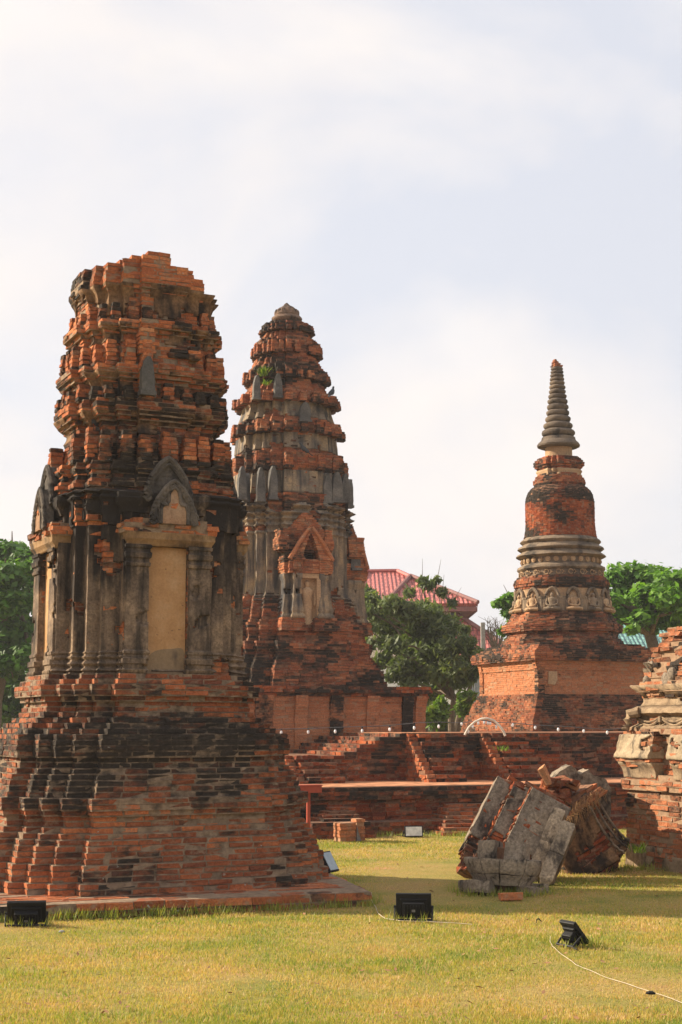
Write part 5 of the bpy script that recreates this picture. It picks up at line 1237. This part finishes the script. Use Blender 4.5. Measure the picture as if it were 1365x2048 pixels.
for q_ in ((828, 1838), (54, 1848), (1163, 1890)):
    for i in range(9): gv.append(G(q_[0] + random.uniform(-40, 40), q_[1] + random.uniform(-2, 5)))
for p_ in gv:
    for i in range(14):
        a = random.uniform(0, 6.28); d = Vector((cos(a), sin(a), 0)); L_ = random.uniform(.03, .10); r_ = p_ + Vector((random.gauss(0, .05), random.gauss(0, .04), 0)); w = Vector((-d.y, d.x, 0)) * .004; b_ = len(V)
        V += [r_ - w, r_ + w, r_ + d * L_ * .5 + Vector((0, 0, L_))]; T_.append((b_, b_ + 1, b_ + 2)); A.append(random.uniform(.0, .45))
o = mk('tall_grass', V, T_, GRASS, None, None, {'rnd': A}); tag(o, 'longer green grass along the feet of the stonework', 'grass', kind='stuff')

V = []; T_ = []; A = []
for i in range(260):
    p_ = G(random.uniform(-20, 1390), random.uniform(1690, 2070) if random.random() < .75 else random.uniform(1680, 1760)); a = random.uniform(0, 6.28); L_ = random.uniform(.012, .032); n_ = Vector((random.uniform(-.5, .5), random.uniform(-.5, .5), 1)).normalized(); u_ = n_.cross(Vector((cos(a), sin(a), 0))).normalized(); w_ = n_.cross(u_); c_ = p_ + Vector((0, 0, .012)); b_ = len(V)
    V += [c_ - u_ * L_, c_ + w_ * L_ * .45, c_ + u_ * L_, c_ - w_ * L_ * .45]; T_.append((b_, b_ + 1, b_ + 2, b_ + 3)); A.append(random.random())
tag(mk('fallen_leaves', V, T_, plain('dry_leaf', (.26, .13, .055), .8, .5, 9), None, None, {'rnd': A}), 'scattered dry brown leaves on the lawn', 'leaves', kind='stuff')
# ================================================================== trees, houses, background
def leaves(clumps, n, size, up=.45, droop=0.0, rs=None, aspect=.5):
    rs = rs or RS; w = np.array([c[3] ** 2 * c[4] for c in clumps]); w = w / w.sum(); idx = rs.choice(len(clumps), n, p=w)
    C = np.array([c[:3] for c in clumps])[idx]; R = np.array([[c[3], c[3], c[5] if len(c) > 5 else c[3] * .75] for c in clumps])[idx]
    d = rs.normal(size=(n, 3)); d /= np.linalg.norm(d, axis=1, keepdims=True); rad = (.35 + .65 * rs.rand(n) ** .45)[:, None] * (1 + .26 * rs.normal(size=(n, 1)))
    p = C + d * rad * R
    nr = d * .6 + rs.normal(size=(n, 3)) * .6 + np.array([0, 0, up]); nr /= np.linalg.norm(nr, axis=1, keepdims=True)
    a = rs.normal(size=(n, 3)); a -= (a * nr).sum(1, keepdims=True) * nr; a /= np.linalg.norm(a, axis=1, keepdims=True); a[:, 2] -= droop; b = np.cross(nr, a)
    s = size * (.6 + .8 * rs.rand(n))[:, None]
    V = np.empty((n * 4, 3)); V[0::4] = p - a * s; V[1::4] = p + b * s * aspect; V[2::4] = p + a * s; V[3::4] = p - b * s * aspect
    tone = np.array([rs.rand() for _ in clumps])[idx]
    return V, np.arange(n * 4).reshape(-1, 4), np.clip(.25 * tone + .6 * rs.rand(n) + .12 * d[:, 2], 0, 1)
def tree(name, base, trunk, clumps, n, size, mat, label, cat='tree', r0=.2, aspect=.5, droop=0.0, up=.45, group=None):
    base = Vector(base); r = empty(name, base); tag(r, label, cat, group)
    m = Mesh(); tp = [Vector(q) - base for q in trunk]; m.tube(tp, [r0 * (1 - .55 * i / (len(tp) - 1)) for i in range(len(tp))], 10); m.build('trunk', BARK, r, smooth=True)
    lm = Mesh(); cl = [(c[0] - base.x, c[1] - base.y, c[2] - base.z, *c[3:]) for c in clumps]
    for c in cl:
        e = Vector(c[:3]); k = random.choice(tp[len(tp) // 2:]); mid_ = k.lerp(e, .5) + Vector((random.gauss(0, .2), random.gauss(0, .2), .15)); lm.tube([k, mid_, e, e + (e - mid_) * .5], [r0 * .35, r0 * .22, r0 * .12, r0 * .04], 6)
    lm.build('limbs', BARK, r, smooth=True)
    V, Q, A = leaves(cl, n, size, up, droop, None, aspect); mk_quads('crown', V, Q, mat, r, {'rnd': A}); return r
def clump_px(x, y, Y, rpx, w=1.0, flat=.75): p_ = P(x, y, Y); r_ = rpx * Y / FPX; return (p_.x, p_.y, p_.z, r_, w, r_ * flat)
def base_px(x, Y): p_ = P(x, 1450, Y); return (p_.x, Y, 0)
# middle tree
YT = 41.0; cl = []
for x, y, r_ in ((738, 1198, 18), (755, 1222, 26), (730, 1222, 16), (790, 1214, 24), (822, 1222, 26), (845, 1212, 18), (862, 1238, 28), (770, 1252, 28), (808, 1258, 30), (840, 1262, 26), (885, 1262, 26), (905, 1250, 18), (785, 1290, 22), (822, 1298, 30), (860, 1300, 30), (898, 1298, 28), (930, 1290, 22), (942, 1318, 18), (770, 1322, 18), (800, 1335, 22), (838, 1340, 26), (872, 1345, 26), (908, 1335, 26), (938, 1348, 16), (782, 1356, 14), (820, 1365, 18), (862, 1382, 20), (890, 1372, 20), (845, 1390, 14), (915, 1365, 18), (955, 1305, 12), (760, 1290, 12), (735, 1255, 16), (742, 1290, 14), (752, 1335, 13), (958, 1335, 12), (735, 1180, 10), (872, 1215, 12), (925, 1262, 12), (948, 1278, 10)): cl.append(clump_px(x + random.uniform(-4, 4), y + random.uniform(-4, 4), YT + random.uniform(-1.3, 1.3), r_, 1.0, .8))
tree('mango_tree', base_px(905, YT), [(*base_px(905, YT)[:2], 0), tuple(P(903, 1440, YT)), tuple(P(908, 1400, YT)), tuple(P(898, 1370, YT)), tuple(P(880, 1320, YT))], cl, 24000, .085, LF_DARK, 'dark olive leafy tree between the middle tower and the stupa', r0=.11, aspect=.34, droop=.35)
# second stem and low branches
for (pts, lab) in (([(912, 1466), (922, 1420), (940, 1375), (950, 1335)], 0),):
    m = Mesh(); m.tube([P(x, y, YT + .3) for x, y in pts], [.10, .08, .06, .03], 8); tag(m.build('tree_stem', BARK, smooth=True), 'thin second stem forking right under the dark olive tree', 'tree')
cl = [clump_px(x, y, 43.5, r_) for x, y, r_ in ((855, 1170, 14), (875, 1160, 8), (845, 1160, 9), (885, 1185, 12), (820, 1185, 12), (905, 1205, 10))]
tree('thin_tree', base_px(852, 43.5), [(*base_px(852, 43.5)[:2], 0), tuple(P(850, 1350, 43.5)), tuple(P(853, 1200, 43.5))], cl, 700, .11, LF_DARK, 'sparse twiggy tree top in front of the red roof', r0=.09, aspect=.3, droop=.3)
# right tree behind the stupa
YG = 47.0; cl = []
for x, y, r_ in ((1240, 1150, 30), (1275, 1145, 32), (1310, 1155, 34), (1345, 1165, 36), (1390, 1170, 42), (1250, 1185, 34), (1290, 1190, 32), (1335, 1195, 34), (1380, 1215, 40), (1245, 1225, 30), (1285, 1235, 26), (1330, 1240, 26), (1225, 1200, 20), (1265, 1260, 14), (1300, 1262, 14), (1360, 1250, 24), (1225, 1250, 18), (1190, 1180, 30), (1150, 1200, 40), (1440, 1180, 50), (1430, 1240, 40)): cl.append(clump_px(x, y, YG + random.uniform(-1.5, 1.5), r_, 1.0, .6))
tree('almond_tree', base_px(1330, YG), [(*base_px(1330, YG)[:2], 0), tuple(P(1325, 1350, YG)), tuple(P(1300, 1270, YG)), tuple(P(1290, 1220, YG))], cl, 12500, .12, LF_BRIGHT, 'broad bright green tree behind the stupa at the right', r0=.28, aspect=.55, up=.8)
cl = [clump_px(x, y, 46, r_, 1, .6) for x, y, r_ in ((1000, 1207, 12), (1022, 1198, 16), (1040, 1208, 18), (1020, 1225, 14), (1035, 1240, 14), (1010, 1262, 10), (1022, 1280, 9), (1060, 1220, 22))]
tree('almond_tree', base_px(1060, 46), [(*base_px(1060, 46)[:2], 0), tuple(P(1060, 1330, 46)), tuple(P(1050, 1240, 46))], cl, 4200, .115, LF_BRIGHT, 'bright green branch ends showing left of the stupa', r0=.14, aspect=.55, up=.8)
# left tree behind the near prang
YL = 44.0; cl = []
for x, y, r_ in ((-10, 1110, 40), (25, 1105, 30), (55, 1115, 26), (75, 1130, 24), (10, 1150, 40), (55, 1155, 32), (-40, 1130, 50), (20, 1205, 42), (60, 1200, 34), (-30, 1190, 50), (90, 1180, 30), (15, 1265, 44), (60, 1260, 34), (-30, 1250, 46), (20, 1320, 42), (60, 1310, 34), (-30, 1330, 46), (10, 1375, 40), (50, 1365, 32), (20, 1425, 40), (-30, 1410, 44), (60, 1420, 34), (100, 1250, 36), (100, 1350, 36)): cl.append(clump_px(x, y, YL + random.uniform(-1.6, 1.6) + (1.5 if y > 1340 else 0), r_, 1.0, .6))
tree('rain_tree', base_px(-20, YL), [(*base_px(-20, YL)[:2], 0), tuple(P(-15, 1400, YL)), tuple(P(10, 1300, YL)), tuple(P(20, 1200, YL))], cl, 30000, .11, LF_LEFT, 'large green tree behind the tall left tower at the left edge', r0=.35, aspect=.6, up=.9)
# shrubs and dark hedge under the trees
for i, (x, y, Y_, r_, n, mt, lab) in enumerate(((870, 1425, 38.5, 24, 900, LF_SHRUB, 'yellow green shrub at the foot of the dark olive tree, left of its trunk'), (935, 1405, 39.5, 20, 700, LF_SHRUB, 'yellow green shrub right of the olive tree trunk'), (955, 1435, 38.5, 12, 300, LF_SHRUB, 'low yellow leafed plant beside the stepped plinth'), (820, 1420, 44, 34, 1500, LF_DARK, 'dark bush hidden behind the podium of the middle tower'), (895, 1425, 46, 40, 2200, LF_DARK, 'dark bush behind the olive tree trunk'), (945, 1440, 45, 30, 1400, LF_DARK, 'dark bush below the grey sheet fence'))):
    cl = [clump_px(x + random.uniform(-1, 1) * r_ * .7, y + random.uniform(-.7, .9) * r_, Y_, r_ * .6, 1, .9) for _ in range(6)]
    tree('shrub', base_px(x, Y_), [(*base_px(x, Y_)[:2], 0), tuple(P(x, y + r_ * .8, Y_)), tuple(P(x, y, Y_))], cl, n, .10, mt, lab, 'shrub', r0=.04, aspect=.45, group='shrubs under the trees')
m = Mesh()
for i in range(26):
    x = random.uniform(975, 1012); p0 = P(x + (993 - x) * .6, 1300, 50); p1 = P(x, random.uniform(1232, 1262), 50); m.tube([p0, p0.lerp(p1, .6) + Vector((random.gauss(0, .1), 0, 0)), p1], [.03, .018, .006], 4)
    for j in range(3): q = p0.lerp(p1, random.uniform(.5, .95)); m.tube([q, q + Vector((random.gauss(0, .18), 0, .2))], [.01, .004], 3)
tag(m.build('bare_shrub', BARK), 'bare twiggy shrub top left of the stupa', 'shrub')
pc_ = P(966, 1245, 50); m = Mesh(); m.box(pc_.x - .07, pc_.x + .07, 49.93, 50.07, 0, pc_.z); o = m.build('concrete_post', CONC); bevel(o, .01); tag(o, 'slim grey concrete post beside the red lower roof', 'post')
# red roofed house
def roof_mat(name, a, c, lines):
    m, t, b = new_mat(name); uv = N(t, 'ShaderNodeUVMap'); br = N(t, 'ShaderNodeTexBrick', inp={'Scale': 1.0, 'Mortar Size': .035, 'Brick Width': .30, 'Row Height': .34, 'Mortar Smooth': .6}); br.inputs['Color1'].default_value = (*a, 1); br.inputs['Color2'].default_value = (*c, 1); br.inputs['Mortar'].default_value = (*lines, 1)
    t.links.new(uv.outputs[0], br.inputs[0]); base = mixc(t, .35, br.outputs[0], ramp(t, [(.3, tuple(x * .6 for x in a)), (.7, tuple(min(1, x * 1.3) for x in c))], noise(t, .9, 5, .6, coord(t))))
    w = N(t, 'ShaderNodeTexWave', wave_type='BANDS', bands_direction='X', inp={'Scale': 3.3 * .32, 'Distortion': 0.0}); w.inputs['Scale'].default_value = 1 / .30 / (2 * pi) * 2 * pi / 2
    t.links.new(uv.outputs[0], w.inputs['Vector']); t.links.new(base, b.inputs['Base Color']); b.inputs['Roughness'].default_value = .5; b.inputs['Specular IOR Level'].default_value = .4
    bump(t, b, mathn(t, 'ADD', w.outputs['Fac'], br.outputs['Fac']), .9, .06); return m
ROOF = roof_mat('red_roof_tiles', (.42, .10, .085), (.50, .145, .12), (.17, .03, .03)); TEAL = roof_mat('teal_roof', (.10, .24, .22), (.16, .33, .30), (.05, .12, .12))
def roof_face(m, uvs, pts):      # planar roof panel with its own uv: u along the eave, v up the slope
    pts = [Vector(p_) for p_ in pts]; b_ = len(m.V); m.V += [tuple(p_) for p_ in pts]; m.F.append(tuple(range(b_, b_ + len(pts))))
    u = (pts[1] - pts[0]).normalized(); n_ = (pts[1] - pts[0]).cross(pts[2] - pts[0]).normalized(); v = n_.cross(u); uvs.append([((p_ - pts[0]).dot(u), (p_ - pts[0]).dot(v)) for p_ in pts])
def roof_build(m, uvs, name, mat, parent):
    o = m.build(name, mat, parent); ul = o.data.uv_layers.new(name='UVMap'); k = 0
    for f, uv in zip(o.data.polygons, uvs):
        for li, q in zip(f.loop_indices, uv): ul.data[li].uv = q
    md = o.modifiers.new('thickness', 'SOLIDIFY'); md.thickness = .14; md.offset = -1; return o
def hip_roof(parent, x0, x1, y0, y1, ze, zr_, rx0, rx1, ry, mat, name='roof'):
    m = Mesh(); uv = []; A, B_, C, D = (x0, y0, ze), (x1, y0, ze), (x1, y1, ze), (x0, y1, ze); R0, R1 = (rx0, ry, zr_), (rx1, ry, zr_)
    roof_face(m, uv, [A, B_, R1, R0]); roof_face(m, uv, [B_, C, R1]); roof_face(m, uv, [C, D, R0, R1]); roof_face(m, uv, [D, A, R0]); r_ = roof_build(m, uv, name, mat, parent)
    k = Mesh()
    for a, c in ((R0, R1), (A, R0), (B_, R1), (C, R1), (D, R0)): k.tube([Vector(a) + Vector((0, 0, .03)), Vector(c) + Vector((0, 0, .05))], .10, 6)
    k.build('ridge_tiles', plain('ridge_' + name, tuple(.9 * x for x in ((.42, .10, .085) if mat == ROOF else (.1, .24, .22))), .6), r_); return r_
YH = 62.0; kH = YH / FPX
def hx(x): return (x - 682.5) * kH
def hz_(y): return ZY(y, YH)
hr = empty('house', (hx(840), YH + 4, 0)); tag(hr, 'pale house with red tiled hip roofs behind the trees', 'house'); ox, oy = hx(840), YH + 4
def loc_(x, y, z): return (x - ox, y - oy, z)
ex0, ex1 = hx(675), hx(948)
r1 = hip_roof(hr, ex0 - ox, ex1 - ox, -4.2, 6.0, hz_(1212), hz_(1143) + .55, hx(738) - ox, hx(806) - ox, 1.6, ROOF)
m = Mesh(); uv = []; ze = hz_(1212); a_ = (hx(770) - ox, -5.4, ze); b_ = (ex1 - ox + .05, -5.4, ze + .0); ap = (hx(826) - ox, -2.2, hz_(1150) + .1); bk = (hx(826) - ox, 1.0, hz_(1150) + .1)
roof_face(m, uv, [a_, b_, ap]); roof_face(m, uv, [b_, (ex1 - ox + .05, 1.0, ze), bk, ap]); roof_face(m, uv, [(hx(770) - ox, 1.0, ze), a_, ap, bk]); r2 = roof_build(m, uv, 'front_roof', ROOF, hr)
k = Mesh(); k.tube([Vector(a_) + Vector((0, 0, .04)), Vector(ap) + Vector((0, 0, .05))], .1, 6); k.tube([Vector(b_) + Vector((0, 0, .04)), Vector(ap) + Vector((0, 0, .05))], .1, 6); k.tube([ap, bk], .1, 6); k.build('ridge_tiles', FASCIA, r2)
m = Mesh(); m.box(ex0 - ox, ex1 - ox, -5.38, -5.30, ze - .32, ze - .14); m.box(ex1 - ox - .03, ex1 - ox + .04, -5.30, 6, ze - .32, ze - .14); m.box(ex0 - ox, ex1 - ox - .05, -5.28, 6, ze - .30, ze - .24); m.build('eaves', FASCIA, hr)
m = Mesh(); m.box(ex0 + .8 - ox, hx(921) - ox, -4.4, 5, 0, ze - .25); wl = m.build('wall', WALLC, hr)
m = Mesh(); m.box(hx(899) - ox, hx(910) - ox, -4.44, -4.38, hz_(1240), hz_(1218)); wd_ = m.build('window', WHITEW, wl); m = Mesh(); m.box(hx(900.5) - ox, hx(908.5) - ox, -4.455, -4.445, hz_(1239), hz_(1220)); m.build('pane', WINDOW, wd_)
m = Mesh(); m.box(hx(780) - ox, hx(830) - ox, -4.46, -4.38, hz_(1300), hz_(1250)); wd_ = m.build('window', WHITEW, wl); m = Mesh(); m.box(hx(784) - ox, hx(826) - ox, -4.475, -4.465, hz_(1297), hz_(1253)); m.build('pane', WINDOW, wd_)
m = Mesh(); uv = []; z0 = hz_(1322); z1 = hz_(1232); xa, xb = hx(860) - ox, hx(1025) - ox
roof_face(m, uv, [(xa, -7.2, z0), (xb, -7.2, z0), (hx(912) - ox, -4.5, z1), (xa, -4.5, z1)]); roof_face(m, uv, [(xb, -7.2, z0), (xb, 3, z0), (hx(912) - ox, 3, z1), (hx(912) - ox, -4.5, z1)]); r3 = roof_build(m, uv, 'lower_roof', ROOF, hr)
k = Mesh(); k.tube([(xb, -7.2, z0 + .05), (hx(912) - ox, -4.5, z1 + .05)], .1, 6); k.build('ridge_tiles', FASCIA, r3)
m = Mesh(); m.box(xa, xb - .8, -6.6, 2.5, 0, z0 - .2); m.build('lower_wall', WHITEW, hr)
# white garden wall, grey sheet fence and a teal roofed house at the right
p0, p1 = P(760, 1380, 52), P(880, 1330, 52); m = Mesh(); m.box(p0.x - 6, p1.x, 51.9, 52.1, 0, p1.z); tag(m.build('garden_wall', WHITEW), 'white garden wall glimpsed through the dark olive tree', 'wall')
m = Mesh(); q0, q1 = P(935, 1342, 48), P(985, 1342, 48)
for i in range(14): x = q0.x + (q1.x - q0.x) * i / 14; m.box(x, x + (q1.x - q0.x) / 14 - .01, 48 + (.03 if i % 2 else 0), 48.05 + (.03 if i % 2 else 0), 0, q0.z)
tag(m.build('sheet_fence', CORR), 'grey sheet metal fence left of the square pedestal', 'fence')
YQ = 66.0; kq = YQ / FPX; hq_ = empty('house', ((1285 - 682.5) * kq, YQ + 3, 0)); tag(hq_, 'house with a teal roof behind the stupa at the right', 'house'); zq = ZY(1318, YQ); zqt = ZY(1258, YQ)
hip_roof(hq_, -2.4, 6.2, -3, 5, zq, zqt + .5, -.9, 3.5, 1, TEAL); m = Mesh(); m.box(-1.8, 5.6, -2.4, 4.4, 0, zq - .1); m.build('wall', WALLC, hq_)
# ================================================================== air
m = Mesh(); m.box(-160, 160, -12, 240, -1.1, 60); hz_o = m.build('haze', plain('haze_skin', (1, 1, 1)))
hm = bpy.data.materials.new('haze'); hm.use_nodes = True; t = hm.node_tree; t.nodes.clear(); o_ = N(t, 'ShaderNodeOutputMaterial'); v_ = N(t, 'ShaderNodeVolumePrincipled', inp={'Density': 0.0007, 'Anisotropy': 0.2})
v_.inputs['Color'].default_value = (0.93, 0.92, 0.93, 1); t.links.new(v_.outputs[0], o_.inputs['Volume']); hz_o.data.materials.clear(); hz_o.data.materials.append(hm)
tag(hz_o, 'thin warm haze over the temple ground', 'haze', kind='stuff')
